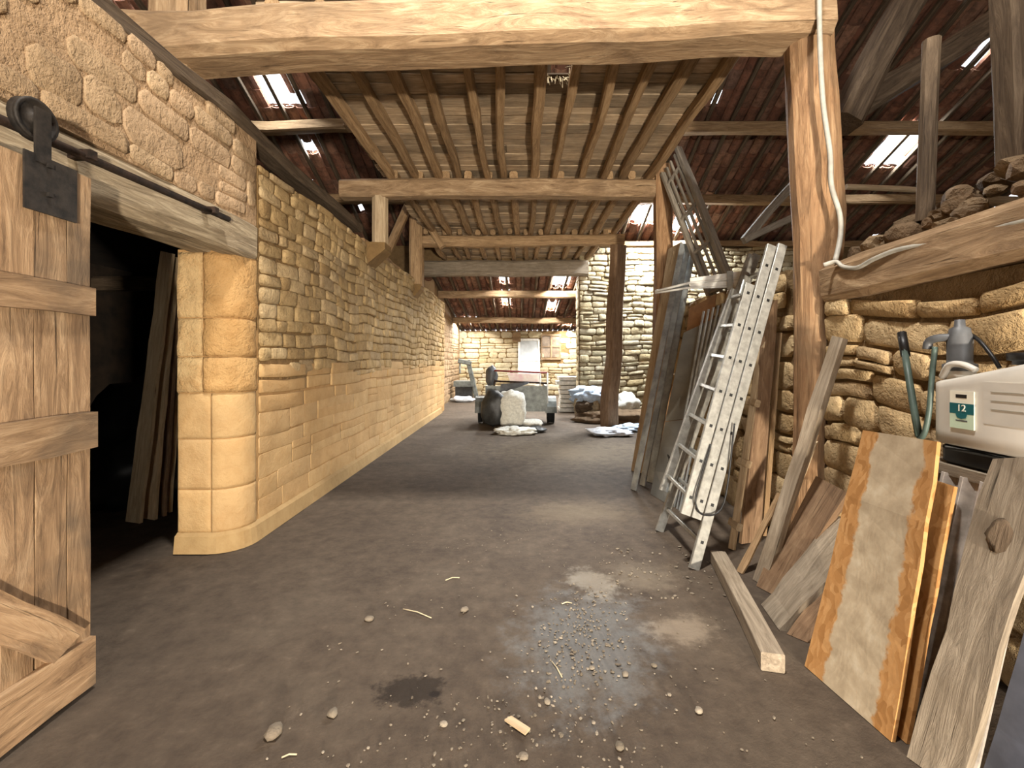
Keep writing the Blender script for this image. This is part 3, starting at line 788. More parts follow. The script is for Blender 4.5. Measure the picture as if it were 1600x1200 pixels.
# ---- posts and braces
def post(name, p0, p1, w, h, mat, lab, **k): return tag(timber(name, p0, p1, w, h, mat, **k), lab, 'post')
def big_post():
    # stout natural trunk: wider above, narrower at the foot
    o = []
    rg = []
    prof = [(1245+0, 1290, 790), (1250, 1290, 640), (1250, 1292, 520), (1249, 1296, 455), (1247, 1316, 400), (1244, 1320, 330), (1240, 1314, 250), (1236, 1308, 150), (1232, 1302, 70), (1232, 1300, -20), (1232, 1298, -110)]
    for i, (a, b2, yy) in enumerate(prof):
        A = P(a, yy, 3.42); B = P(b2, yy, 3.42); c = (A+B)/2; r = (B-A).length/2
        rg.append([Vector((c.x+math.cos(t_)*r*(1+.05*noise.noise((i*.7, t_, 3))), 3.45+math.sin(t_)*max(r, .15)*.95, c.z)) for t_ in [2*math.pi*j/12+.26 for j in range(12)]])
    base = [Vector((p.x, p.y, 0)) for p in rg[0]]
    rings = [base]+rg
    # local x along the height so that the grain runs upward
    m = frame((2.2, 3.45, 0), (0, 0, 1), (0, -1, 0)); inv = m.inverted()
    # subdivide
    fin = []
    for i in range(len(rings)-1):
        for s in range(3):
            fin.append([rings[i][j].lerp(rings[i+1][j], s/3)+Vector((noise.noise((j*1.3, i+s/3, 7)), noise.noise((j*1.3, i+s/3, 2)), 0))*.012 for j in range(12)])
    fin.append(rings[-1])
    v, f = rings_vf([[inv @ p for p in r] for r in fin])
    return tag(mesh_obj('timber_post', v, f, 'post', None, m), 'stout orange-brown trunk post with a grey cable running down it', 'post')
bp = big_post()
post('timber_post', (-2.66, 3.5, 3.34), (-2.66, 3.5, 5.2), .3, .3, 'beam', 'square stub post standing on the wall under the front tie beam end', seg=6)
post('timber_post', (-2.05, 6.64, 3.18), (-2.05, 6.64, JZ-.25), .24, .24, 'pale', 'smooth round stub post standing on the wall under the second cross beam', round_=True, wob=.006)
post('timber_post', (-2.16, 9.5, 3.05), (-2.16, 9.5, 4.5), .27, .27, 'joist', 'square stub post with two diagonal braces standing on the wall', seg=5, wob=.01)
tag(timber('brace', P(640, 318, 9.4), P(606, 392, 9.4), .16, .16, 'joist'), 'short diagonal brace leaning from the braced stub post outward', 'brace')
tag(timber('brace', P(648, 318, 9.35), P(692, 386, 9.35), .14, .14, 'joist'), 'short diagonal brace leaning from the braced stub post under the loft', 'brace')
f957 = F(952, 668)
post('timber_post', (f957.x, f957.y, 0), (f957.x+.12, 9.55, JZ-.22), .33, .3, 'brown', 'tall dark post standing on the earth floor near the pile of sacks', taper=.86, wob=.03, seg=10)
post('timber_post', (2.13, 6.6, 0), (2.13, 6.6, JZ+.2), .24, .22, 'post', 'brown post behind the leaning boards with the silvered hay rack beside it', wob=.02)
# loose poles and struts on the partition side
post('roof_pole', P(1447, 346, 2.72), P(1457, 60, 2.72), .09, .09, 'old', 'thin grey pole standing on the rubble-topped wall', round_=True, wob=.02)
post('roof_pole', P(1590, 262, 2.45), P(1578, -60, 2.45), .15, .14, 'old', 'thick grey pole rising from the rubble heap at the frame edge', wob=.02)
tag(timber('brace', P(1318, 192, 3.75), P(1440, -30, 3.75), .24, .2, 'old', wob=.03), 'steep dark diagonal brace rising behind the big post', 'brace')
tag(timber('brace', P(1330, 175, 4.2), P(1590, 10, 4.2), .3, .2, 'old', wob=.03), 'shallow dark diagonal brace rising behind the big post', 'brace')
tag(timber('brace', P(1164, 376, 7.0), P(1262, 262, 7.0), .12, .12, 'hay', wob=.02), 'thin silvery strut rising steeply behind the big post', 'brace')
tag(timber('brace', P(1162, 376, 6.9), P(1262, 330, 6.9), .11, .1, 'hay', wob=.02), 'thin silvery strut rising gently behind the big post', 'brace')
tag(timber('roof_pole', P(1322, 290, 5.6), P(1450, 299, 5.6), .07, .07, 'pale', round_=True, wob=.02), 'pale thin pole lying level between the big post and the grey pole', 'post')

# ---- grey conduit down the post and along the beam
cpts = [P(1280, -40, 3.2), P(1281, 60, 3.2), P(1286, 160, 3.18), P(1297, 240, 3.16), P(1299, 290, 3.16), P(1312, 335, 3.14), P(1313, 370, 3.14), P(1305, 408, 3.1)]
tag(tube('cable', spline(cpts), .017, 'conduit'), 'grey conduit running down the face of the big post', 'cable')
c2 = [P(1287, 414, 3.1), PX(1306, 409, 2.16), PX(1318, 417, 2.16), PX(1340, 418, 2.16), PX(1365, 405, 2.16), PX(1400, 391, 2.17), PX(1440, 383, 2.18), PX(1500, 372, 2.19), PX(1560, 355, 2.19), PX(1640, 336, 2.19)]
tag(tube('cable', spline(c2), .014, 'conduit'), 'grey conduit sagging along the top of the wall beam', 'cable')

# ---- loose rubble on the right wall
rr = random.Random(4)
for k in range(46):
    t_ = k/46; Y = 3.15-2.0*t_+rr.uniform(-.08, .08); lay = rr.random()
    X = 2.30+lay*.55; z0 = 2.19+lay*(.22+.5*t_)
    s = rr.uniform(.045, .1)
    tag(blob('fieldstone', (X, Y, z0+s*.4), (s*rr.uniform(.8, 1.5), s*rr.uniform(.9, 1.6), s*rr.uniform(.6, .85)), 'rubble', sub=2, amp=.25, seed=k, square=.45, smooth=False, rot=rr.uniform(0, 3)),
        'rough fieldstone lying loose on the beam-topped stone wall', 'stone', 'loose fieldstones on the wall top')
hp = MB()
v = []; f = []
for j in range(14):
    for i in range(6):
        Y = 3.6-.4*j; x = XR+.34+.15*i; t_ = j/9
        v.append((x, Y, 2.0+i*.11*(.5+1.0*t_)+.03*noise.noise((i, j, 2))))
for j in range(13):
    for i in range(5): f.append((j*6+i, j*6+i+1, (j+1)*6+i+1, (j+1)*6+i))
o = mesh_obj('rubble_bank', v, f, 'rubble'); o['kind'] = 'stuff'; tag(o, 'bank of earth and broken stone behind the wall beam', 'rubble')

# ================================================================== BARN DOOR (left)
DX = -1.96
bd = thing('barn_door', 'weathered plank barn door hung on a rail in front of the dark doorway', 'door', (DX, 1.4, 0))
yb = 2.05; edges = [2.055, 1.948, 1.815, 1.69, 1.56, 1.42, 1.29, 1.16, 1.02, .9]
for k in range(len(edges)-1):
    a, b2 = edges[k+1]+.003, edges[k]-.003
    board('plank', (DX, a, .03), (DX, b2, .03), (DX, b2, 2.33-.01*(k % 3)), (DX, a, 2.33-.01*(k % 3)), .03, 'door', bd, seg=8, rag=.004, side=(1, 0, 0), warp=.002, seed=k)
def rail(z0, z1, t, m='door', sl=0.0, nm='ledge'):
    board(nm, (DX+t, .9, z0), (DX+t, .9, z1), (DX+t, 2.05, z1+sl), (DX+t, 2.05, z0+sl), t, m, bd, seg=6, rag=.006, side=(1, 0, 0), seed=int(z0*100))
rail(1.70, 1.83, .03); rail(1.08, 1.24, .035, sl=.02); rail(.02, .24, .03)
board('brace', (DX+.032, 1.14, 1.02), (DX+.032, 1.27, 1.06), (DX+.032, 2.0, .30), (DX+.032, 1.86, .235), .03, 'door', bd, side=(1, 0, 0), seed=4)
# iron hanger with its wheel
hz = MB().box(DX+.012, DX+.02, 1.76, 1.97, 2.1, 2.33).box(DX+.012, DX+.022, 1.80, 1.86, 2.3, 2.52)
hz.build('hanger_strap', 'dkiron', bd)
def disc(name, c, r, w_, mat, parent, axis=(1, 0, 0), n=20, hub=True):
    m_ = frame(c, axis, (0, 0, 1)); prof = [(-.5, 0.001), (-.5, .3), (-.25, .34), (-.25, .78), (-.5, .84), (-.5, 1), (-.1, .93), (.1, .93), (.5, 1), (.5, .84), (.25, .78), (.25, .34), (.5, .3), (.5, .001)]
    rings = [[(a*w_, math.cos(2*math.pi*k/n)*q*r, math.sin(2*math.pi*k/n)*q*r) for k in range(n)] for a, q in prof]
    v_, f_ = rings_vf(rings); return mesh_obj(name, v_, f_, mat, parent, m_, True)
disc('wheel', (DX-.02, 1.83, 2.48), .085, .035, 'dkiron', bd)
for z in (2.18, 2.3):
    mesh_obj('bolt', *box_vf(-.006, .012, -.009, .009, -.009, .009), 'dkiron', bd, Matrix.Translation((DX+.02, 1.85, z)))
dr = thing('door_rail', 'rusty flat iron rail above the dark doorway', 'rail', (XW+.06, 2, 2.5))
tube('bar', [(XW+.075, .4, 2.44), (XW+.075, 3.28, 2.53)], .022, 'iron', dr, n=8)
for Y in (1.0, 2.2, 3.1):
    zz = 2.44+(Y-.4)/2.88*.09
    mesh_obj('bracket', *box_vf(-.06, .075, -.02, .02, -.012, .03), 'iron', dr, Matrix.Translation((XW+.04, Y, zz)))

# boards leaning inside the doorway
for k, (q, hd, m_, lab) in enumerate((
        (((203, 800), (226, 800)), ((252, 392), (268, 396)), 'pale', 'long grey board with a split edge leaning inside the dark doorway, first of four'),
        (((222, 792), (248, 798)), ((262, 400), (276, 402)), 'pale', 'long pale board leaning inside the dark doorway, second of four'),
        (((250, 776), (262, 778)), ((272, 404), (281, 406)), 'brown', 'narrow brown board leaning inside the dark doorway, third of four'),
        (((262, 772), (272, 774)), ((280, 408), (288, 410)), 'pale', 'narrow pale board leaning inside the dark doorway beside the jamb'))):
    Y = 4.15+.1*k
    def onf(px, Yc): return Vector(((px-CX)/FPX*Yc, Yc, 0))
    A, B = onf(q[0][0]-8, Y), onf(q[1][0]-8, Y-.06); C, D = P(hd[1][0], hd[1][1], Y-.1), P(hd[0][0], hd[0][1], Y-.04)
    tag(board('plank', A, B, C, D, .03, m_, side=(0, -1, 0), seg=9, rag=.012, seed=k+40), lab, 'board')

# ================================================================== LEANING STOCK ON THE RIGHT
N_ = (-1, -.6, .3)
def lean(name, f0, f1, h1, h0, t_, mat, lab, cat='board', seed=1, rag=.004, seg=7):
    return tag(board(name, f0, f1, h1, h0, t_, mat, side=N_, seg=seg, rag=rag, seed=seed), lab, cat)
lean('plank', F(986, 735), F(1012, 742), P(1064, 378, 6.4), P(1044, 389, 6.45), .04, 'pale', 'tall pale plank leaning on the post at the end of the stack', seed=2)
for k, (a, b2, c, d, by) in enumerate(((985, 993, 1063, 1071, 764), (999, 1007, 1071, 1079, 757), (1010, 1020, 1079, 1088, 752))):
    s = board('metal_strip', F(a, by), F(b2, by+3), P(d, 381, 5.95+.1*k), P(c, 379, 5.97+.1*k), .012, 'galv', side=N_, rag=.002, seed=k)
    tag(s, ('narrow galvanised metal strip leaning against the tall pale plank', 'galvanised metal strip between two others beside the pale plank', 'galvanised metal strip next to the grey panel with the black slot')[k], 'metal strip')
lean('cardboard_sheet', F(1040, 762), F(1066, 776), P(1119, 460, 4.75), P(1077, 482, 4.95), .01, 'cardboard', 'brown cardboard sheet showing above the grey panel', 'cardboard')
gp = thing('grey_panel', 'glossy grey metal panel with a black slot handle leaning in the stack', 'panel', F(1030, 780))
A, B, C, D = F(1016, 772), F(1044, 788), P(1128, 492, 4.5), P(1068, 520, 4.75)
mid0 = A.lerp(D, .46); mid1 = B.lerp(C, .46)
board('lower_sheet', A, B, mid1, mid0, .03, 'gpanel', gp, side=N_, rag=0, warp=0, seg=3)
board('upper_sheet', mid0+(D-A)*.004, mid1+(C-B)*.004, C, D, .025, 'gpanel', gp, side=N_, rag=0, warp=.002, seg=4)
nrm = ((mid0+mid1)/2-(A+B)/2).cross(B-A).normalized(); nrm = nrm if nrm.dot(Vector(N_)) > 0 else -nrm
def onp(u, v): return (A.lerp(B, u)).lerp(D.lerp(C, u), v)+nrm*.006
board('slot_handle', onp(.42, .225), onp(.95, .165), onp(.95, .205), onp(.42, .265), .012, 'black', gp, side=N_, rag=0, warp=0, seg=2)
for k in range(5):
    a = F(1046+4*k, 786+3*k); b2 = P(1100+7.5*k, 486-3*k, 4.45-.06*k)
    tag(timber('metal_rod', a, b2, .022, .014, 'galv', wob=.001, seg=3, up=N_), ('thin metal rod leaning beside the grey panel, %s of five' % ('first', 'second', 'third', 'fourth', 'fifth')[k]), 'rod', 'thin metal rods beside the grey panel')
# hay rack
hr = thing('hay_rack', 'silvered wooden hay rack of slim bars standing up on the wall end', 'hay rack', (2.35, 4.9, 2.2))
ra0, ra1 = P(1156, 478, 5.0), P(1060, 232, 6.2); rb0, rb1 = P(1120, 490, 5.3), P(1036, 272, 6.45)
timber('side_rail', ra0, ra1, .09, .07, 'hay', hr, wob=.01); timber('side_rail', rb0, rb1, .08, .06, 'hay', hr, wob=.01)
for k in (1, 2, 3):
    timber('bar', ra0.lerp(rb0, k/4), ra1.lerp(rb1, k/4), .035, .03, 'hay', hr, wob=.006)
for k in (.12, .38, .62, .9):
    timber('cross_bar', ra0.lerp(ra1, k), rb0.lerp(rb1, k), .05, .04, 'hay', hr, wob=.004, seg=3)
# white plastic gutter length
wg = thing('gutter_offcut', 'white plastic gutter offcut laid across the tops of the leaning boards', 'gutter', P(1130, 440, 4.7))
p0, p1, p2 = P(1024, 455, 4.95), P(1078, 442, 4.7), P(1236, 428, 4.15)
board('channel', p1+Vector((0, 0, -.05)), p1+Vector((0, 0, .05)), p1.lerp(p2, .55)+Vector((0, 0, .07)), p1.lerp(p2, .55)+Vector((0, 0, -.07)), .02, 'white', wg, side=(0, -1, 0), rag=0, warp=0)
tube('lip', [p0, p1, p1.lerp(p2, .5), p2], .014, 'white', wg)
tube('lip', [p0-Vector((0, 0, .02)), p1-Vector((0, 0, .05)), p1.lerp(p2, .55)-Vector((0, 0, .08))], .012, 'white', wg)
board('bracket', p1.lerp(p2, .38)+Vector((0, -.03, -.1)), p1.lerp(p2, .44)+Vector((0, -.03, -.1)), p1.lerp(p2, .44)+Vector((0, -.03, .08)), p1.lerp(p2, .38)+Vector((0, -.03, .08)), .02, 'galv', wg, side=(0, -1, 0), rag=0, warp=0, seg=2)

# aluminium extension ladder: two nested sections, each with two stiles and rungs
ld = thing('extension_ladder', 'aluminium extension ladder leaning against the stone wall', 'ladder', F(1086, 888))
SA0, SA1 = F(1084, 889), P(1222, 383, 3.62)           # near stile, inner section
SB0, SB1 = F(1030, 830), P(1182, 398, 4.25)           # far stile, inner section
ax = (SA1-SA0).normalized(); acr = (SB0-SA0).normalized(); nl = ax.cross(acr).normalized()
if nl.dot(Vector((-1, 0, .3))) < 0: nl = -nl
def stile(a, b2, off, w_, nm, lo=0.0, hi=1.0, par=ld):
    p0_, p1_ = a.lerp(b2, lo)+off, a.lerp(b2, hi)+off
    o = timber(nm, p0_, p1_, .03, w_, 'alu', par, up=nl, wob=0.0, seg=2, cham=.12)
    return o, p0_, p1_
secs = [(Vector((0, 0, 0)), .0, 1.0), (nl*.085, .13, .985), (nl*.17, .13, .84)]
for k, (off, lo, hi) in enumerate(secs):
    o, q0, q1 = stile(SA0, SA1, off, .075, 'stile', lo, hi)
    # square rung ends on the outer face of the stile
    for j in range(9):
        tt = .075+.105*j
        if lo-.02 < tt < hi-.02:
            c = SA0.lerp(SA1, tt)+off
            mesh_obj('rung_end', *box_vf(-.011, .011, -.0175, -.014, -.011, .011), 'black', o, frame(c, ax, nl))
            mesh_obj('rung_end', *box_vf(-.011, .011, .014, .0175, -.011, .011), 'black', o, frame(c, ax, nl))
    offb = off*.75-acr*.045*k
    stile(SB0, SB1, offb, .07, 'stile', lo, hi)
    for j in range(9):
        tt = .075+.105*j
        if lo-.02 < tt < hi-.02 and (k != 1):
            timber('rung', SA0.lerp(SA1, tt)+off, SB0.lerp(SB1, tt)+offb, .03, .03, 'alu', ld, up=nl, wob=0, seg=2)
c = SA0.lerp(SA1, .82)+nl*.21
board('guide_bracket', c-ax*.06, c-ax*.06+nl*.03-acr*.04, c+ax*.06-acr*.04+nl*.03, c+ax*.06, .01, 'galv', ld, rag=0, warp=0, seg=1)
c = SB0.lerp(SB1, .15)+nl*.1
board('rung_hook', c-ax*.05, c-acr*.12-ax*.05, c-acr*.12+ax*.03, c+ax*.03, .015, 'galv', ld, rag=0, warp=0, seg=2)
e = [SA0.lerp(SA1, .34)+nl*.14-acr*.03, SA0.lerp(SA1, .26)+nl*.15-acr*.04, SA0.lerp(SA1, .18)+nl*.15-acr*.05, SA0.lerp(SA1, .15)+nl*.06-acr*.05, SA0.lerp(SA1, .2)-nl*.06-acr*.05, SA0.lerp(SA1, .42)+nl*.02-acr*.05]
tube('strap', spline(e), .0065, 'black', ld)

# notched wooden rail with cross blocks
nr = thing('notched_rail', 'pale wooden batten with short cross blocks leaning behind the ladder', 'batten', F(1143, 858))
n0, n1 = F(1143, 858), PX(1196, 500, 2.12)
timber('batten', n0, n1, .05, .035, 'pale', nr, up=N_, wob=.003)
for k in (.1, .36, .62, .88):
    c = n0.lerp(n1, k); timber('cross_block', c+Vector((.0, .07, 0)), c+Vector((.0, -.07, 0)), .06, .045, 'pale', nr, up=N_, wob=.002, seg=2)
lean('plank', F(1158, 850), F(1188, 846), PX(1216, 468, 2.12), PX(1199, 470, 2.1), .03, 'brown', 'tall brown plank leaning between the cross-block batten and the stone wall', seed=7)
lean('plank', F(1192, 838), F(1198, 838), PX(1222, 520, 2.15), PX(1214, 520, 2.15), .025, 'joist', 'thin wooden strip leaning against the stone wall behind the brown plank', seed=9)
lean('plank', F(1176, 905), F(1194, 916), PX(1317, 528, 2.05), PX(1299, 524, 2.04), .045, 'grey', 'long grey-brown plank leaning steeply across the foot of the big post', seed=12)
lean('plank', F(1216, 838), F(1222, 840), PX(1277, 692, 2.12), PX(1270, 690, 2.12), .02, 'pale', 'thin pale stick leaning beside the long grey-brown plank', 'stick', seed=3)
lean('plank', F(1150, 892), F(1160, 897), PX(1222, 772, 1.95), PX(1214, 770, 1.95), .015, 'joist', 'thin split lath at the foot of the long grey-brown plank', 'stick', seed=13)
lean('plank', F(1180, 914), F(1216, 934), PX(1322, 768, 2.0), PX(1276, 744, 2.02), .05, 'brown', 'thick short brown plank with a worn face leaning low on the wall', seed=14, rag=.012)
lean('plank', F(1190, 945), F(1217, 984), PX(1345, 850, 1.95), PX(1306, 802, 1.98), .04, 'grey', 'short beige board leaning below the thick brown plank', seed=15)
lean('plank', F(1229, 990), F(1262, 1004), PX(1352, 880, 1.9), PX(1320, 860, 1.92), .03, 'brown', 'short dark board mostly hidden behind the cement-smeared panel', seed=16)
# squared timber on the floor
a0, a1 = F(1122, 880), F(1208, 1050)
tag(timber('squared_timber', a0+Vector((0, 0, .045)), a1+Vector((0, 0, .045)), .105, .09, 'grey', wob=.004, cham=.05), 'grey squared timber lying on the earth floor', 'timber')
# strand boards
lean('strand_board', F(1257, 1040), F(1394, 1160), PX(1465, 690, 1.76), PX(1348, 672, 1.76), .02, 'osb', 'orange strand board panel smeared with cement down its middle', 'panel', rag=.003, seed=1)
lean('strand_board', (1.475, 2.12, 0), F(1416, 1162), PX(1492, 760, 1.83), (1.80, 2.2, .99), .018, 'osb2', 'bare orange strand board behind the cement-smeared panel', 'panel', rag=.004, seed=3)
# corrugated sheet
cs = MB(); rg = []
for k in range(37):
    u = k/36; yy = 2.14-.5*u; wv = .018*math.sin(u*2*math.pi*6)
    rg.append([Vector((1.68+wv, yy, .0)), Vector((1.905+wv, yy, 1.0)), Vector((1.913+wv, yy, 1.0)), Vector((1.688+wv, yy, .0))])
v_, f_ = rings_vf(rg)
tag(mesh_obj('corrugated_sheet', v_, f_, 'corr', smooth=False), 'grey corrugated sheet leaning under the sprayer shelf', 'sheet')
lean('plank', F(1420, 1186), F(1492, 1238), PX(1665, 712, 1.82), PX(1548, 716, 1.80), .045, 'grey', 'wide weathered grey board with a knot leaning under the sprayer', seed=22, rag=.01)
wbd = bpy.data.objects['plank.%03d' % max(int(o_.name.split('.')[1]) for o_ in bpy.data.objects if o_.name.startswith('plank.'))]
kc = PX(1566, 838, 1.735)
lc = wbd.matrix_basis.inverted() @ kc
mesh_obj('knot', [(lc.x+p.x*.06*(1+.3*noise.noise(p*2)), lc.y+p.y*.04*(1+.3*noise.noise(p*2)), p.z*.007) for p in ICO[3][0]], ICO[3][1], 'old', wbd, wbd.matrix_basis.copy(), True)
lean('panel_board', (1.57, 1.54, 0), (1.60, 1.15, 0), (1.86, 1.15, .85), (1.80, 1.52, .85), .03, 'bluegrey', 'blue-grey panel edge at the end of the leaning boards', 'panel', rag=0)
# shelf on the wall
sh = thing('wall_shelf', 'plank shelf on the stone wall carrying the white sprayer', 'shelf', (2.1, 1.75, .98))
board('shelf_plank', (1.9, 2.14, 1.035), (2.24, 2.14, 1.035), (2.24, 1.2, 1.035), (1.9, 1.2, 1.035), .045, 'grey', sh, side=(0, 0, 1), rag=.003)
for Y in (2.0, 1.4): timber('bracket', (2.25, Y, .6), (1.98, Y, .99), .05, .05, 'brown', sh, seg=2, wob=.003)

# ================================================================== SPRAYER
sp = thing('backpack_sprayer', 'white plastic backpack sprayer with grey pump and green label on the shelf', 'sprayer', (2.0, 1.84, 1.04))
def rbox(name, x0, x1, y0, y1, z0, z1, r, mat, parent, ny=6, top=None, smooth=True):
    """box with rounded vertical edges; `top(y)` gives the height of its upper side"""
    rings = []; zs = [z0, z0+.012]+[z0+(z1-z0)*k/6 for k in range(1, 6)]+[z1-.02, z1]
    def ring(z, ins):
        o = []; rr_ = max(r-ins*.4, .006)
        for cx, cy, a0_ in ((x1-rr_-ins, y1-rr_-ins, 0), (x0+rr_+ins, y1-rr_-ins, 90), (x0+rr_+ins, y0+rr_+ins, 180), (x1-rr_-ins, y0+rr_+ins, 270)):
            for k in range(5):
                a = math.radians(a0_+90*k/4); o.append([cx+math.cos(a)*rr_, cy+math.sin(a)*rr_, z])
        return o
    for z in zs:
        t_ = (z-z0)/(z1-z0); ins = .012 if z in (zs[0], zs[-1]) else 0
        g = ring(z, ins)
        if top and t_ > .5:
            for p in g: p[2] = p[2]-(t_-.5)*2*(z1-top(p[1]))
        rings.append([Vector(p) for p in g])
    v_, f_ = rings_vf(rings); return mesh_obj(name, v_, f_, mat, parent, None, smooth)
def tank_top(y):      # slopes to the pump side, with a shoulder
    t_ = (2.07-y)/.45
    return 1.405+.085*min(1, max(0, (t_-.12)/.35)) if t_ < .5 else 1.49-.02*max(0, t_-.7)
tank = rbox('tank', 1.90, 2.13, 1.62, 2.07, 1.125, 1.49, .05, 'tank', sp, top=tank_top)
rbox('base', 1.92, 2.11, 1.66, 2.045, 1.037, 1.13, .03, 'black', sp)
tube('grip', spline([(1.93, 2.04, 1.42), (1.915, 1.99, 1.475), (1.915, 1.93, 1.478), (1.92, 1.88, 1.455)]), .014, 'tank', tank)
board('volume_panel', (1.898, 1.83, 1.24), (1.898, 1.66, 1.24), (1.898, 1.66, 1.41), (1.898, 1.83, 1.41), .006, 'tank', tank, side=(-1, 0, 0), rag=0, warp=0, seg=1)
for k in range(3):
    board('graduation', (1.8955, 1.80, 1.30+.035*k), (1.8955, 1.68, 1.30+.035*k), (1.8955, 1.68, 1.303+.035*k), (1.8955, 1.80, 1.303+.035*k), .003, 'conduit', tank, side=(-1, 0, 0), rag=0, warp=0, seg=1)
lab = mesh_obj('label', *box_vf(1.8945, 1.8985, 1.863, 1.967, 1.205, 1.365), 'label_w', sp)
mesh_obj('mint_field', *box_vf(1.8938, 1.895, 1.863, 1.967, 1.205, 1.278), 'label_g', lab)
mesh_obj('teal_band', *box_vf(1.8932, 1.895, 1.863, 1.967, 1.268, 1.313), 'label_t', lab)
v_, f_ = prism([(0.0, 0.0), (.05, 0), (.044, -.016), (.025, -.022), (.006, -.016)], 0, .001)
mesh_obj('teal_tab', [(1.8932-z, 1.94-x, 1.268+y_) for x, y_, z in v_], f_, 'label_t', lab)
mesh_obj('dark_badge', *box_vf(1.8932, 1.8946, 1.893, 1.94, 1.336, 1.351), 'black', lab)
mesh_obj('small_print', *box_vf(1.893, 1.8939, 1.89, 1.94, 1.236, 1.242), 'dkgrey', lab)
def text(body, name, size, loc, rot, mat, parent, ext=.0008):
    cu = bpy.data.curves.new(name, 'FONT'); cu.body = body; cu.size = size; cu.extrude = ext; cu.align_x = 'CENTER'; cu.align_y = 'CENTER'
    to = bpy.data.objects.new(name+'_src', cu); COL.objects.link(to)
    dg = bpy.context.evaluated_depsgraph_get(); me_ = bpy.data.meshes.new_from_object(to.evaluated_get(dg))
    bpy.data.objects.remove(to); me_.name = name; me_.materials.clear(); me_.materials.append(M[mat])
    return link(name, me_, parent, Matrix.Translation(loc) @ rot)
ROTL = Matrix(((0, 0, -1), (-1, 0, 0), (0, 1, 0))).to_4x4()       # text reading on a face that looks towards -X
text('12', 'number', .04, (1.8925, 1.915, 1.292), ROTL, 'label_w', lab)
# pump
def lathe(name, c, prof, mat, parent, n=20, axis=(0, 0, 1)):
    m_ = frame(c, axis, (1, 0, 0)); v_, f_ = rings_vf([[(h_, math.cos(2*math.pi*k/n)*r_, math.sin(2*math.pi*k/n)*r_) for k in range(n)] for h_, r_ in prof])
    return mesh_obj(name, v_, f_, mat, parent, m_, True)
pc = Vector((1.99, 2.02, 1.4))
lathe('neck', pc, [(0, .055), (.05, .055), (.055, .045)], 'tank', sp)
pump = lathe('pump', pc+Vector((0, 0, .05)), [(0, .06), (.03, .06), (.035, .046), (.05, .044), (.15, .046), (.165, .04), (.19, .036), (.2, .02), (.23, .018), (.232, .001)], 'dkgrey', sp)
tube('elbow', spline([pc+Vector((-.02, .0, .2)), pc+Vector((-.05, .05, .2)), pc+Vector((-.06, .085, .185)), pc+Vector((-.062, .092, .15))]), .018, 'dkgrey', pump, n=10)
hp_ = [PX(1461, 542, 1.93), PX(1456, 590, 1.91), PX(1452, 640, 1.89), PX(1445, 675, 1.88), PX(1437, 684, 1.88), PX(1431, 668, 1.89)]
tube('hose', spline(hp_), .011, 'hose', sp)
ln = tube('lance', [PX(1436, 682, 1.88), PX(1429, 645, 1.89), PX(1420, 590, 1.93), PX(1413, 545, 1.98)], .015, 'hose', sp)
tube('grip_sleeve', [PX(1415, 556, 1.975), PX(1409, 520, 2.0)], .02, 'black', ln, n=10)
tube('strap', spline([PX(1512, 520, 2.05), PX(1530, 532, 2.0), PX(1550, 556, 1.98), PX(1562, 575, 1.98)]), .008, 'black', sp)
lathe('filler_cap', (2.02, 1.72, 1.48), [(0, .085), (.015, .085), (.018, .1), (.045, .1), (.048, .09), (.05, .001)], 'black', sp, 24)

# ================================================================== CENTRE AND REAR
tl = thing('trailer', 'small grey farm trailer with a pipe rack, loaded with sacks and junk', 'trailer', (0, 10.4, 0))
def bx(name, x0, x1, y0, y1, z0, z1, mat, par): return mesh_obj(name, *box_vf(x0, x1, y0, y1, z0, z1), mat, par)
body = bx('bed', -.75, .66, 10.2, 11.5, .32, .55, 'trailer', tl)
bx('side_board', -.75, .66, 10.18, 10.22, .5, .9, 'trailer', tl); bx('side_board', .62, .66, 10.2, 11.5, .5, .9, 'trailer', tl); bx('side_board', -.75, -.71, 10.2, 11.5, .5, .9, 'trailer', tl)
def arch(name, x0, x1, yc, zc, r, mat, par):
    o = [(math.cos(a)*r, math.sin(a)*r) for a in [math.pi*k/8 for k in range(9)]]; i_ = [(p*.85, q*.85) for p, q in reversed(o)]
    pl_ = o+i_; v_ = [(x0, yc+p, zc+q) for p, q in pl_]+[(x1, yc+p, zc+q) for p, q in pl_]; n = len(pl_)
    f_ = [(k, (k+1) % n, (k+1) % n+n, k+n) for k in range(n)]
    for k in range(8): f_ += [(k, n-1-k, n-2-k, k+1), (n+k, n+k+1, 2*n-2-k, 2*n-1-k)]
    return mesh_obj(name, v_, f_, mat, par)
for x0 in (.62, -1.0):
    arch('mudguard', x0, x0+.26, 10.62, .28, .36, 'trailer', tl)
    wh = disc('wheel', (x0+.14, 10.62, .27), .27, .16, 'rubber', tl, n=24); disc('hub', (x0+.14, 10.62, .27), .13, .17, 'trailer', wh)
for z in (.98, 1.22): tube('rack_rail', [(-.55, 10.25, z+.03), (.66, 10.25, z-.02)], .022, 'red' if z > 1 else 'iron', tl)
for x in (-.55, .5, .66): tube('rack_post', [(x, 10.25, .5), (x, 10.25, 1.2)], .02, 'white' if x > .4 else 'iron', tl)
tag(board('pink_board', (-.2, 10.3, 1.0), (.48, 10.3, .98), (.48, 10.32, 1.17), (-.26, 10.32, 1.2), .04, 'pink', side=(0, -1, 0)), 'pink and white board standing in the trailer rack', 'board')
tag(blob('black_bag', (-.52, 9.88, .78), (.3, .22, .42), 'tarp', amp=.25, seed=8, sub=3, flat=.02), 'black rubbish bag slumped at the trailer side', 'bag')
tag(blob('black_bag', (-.62, 10.35, 1.12), (.14, .16, .24), 'dkgrey', amp=.2, seed=12, sub=3, flat=.9), 'tall dark grey bag standing up on the trailer', 'bag')
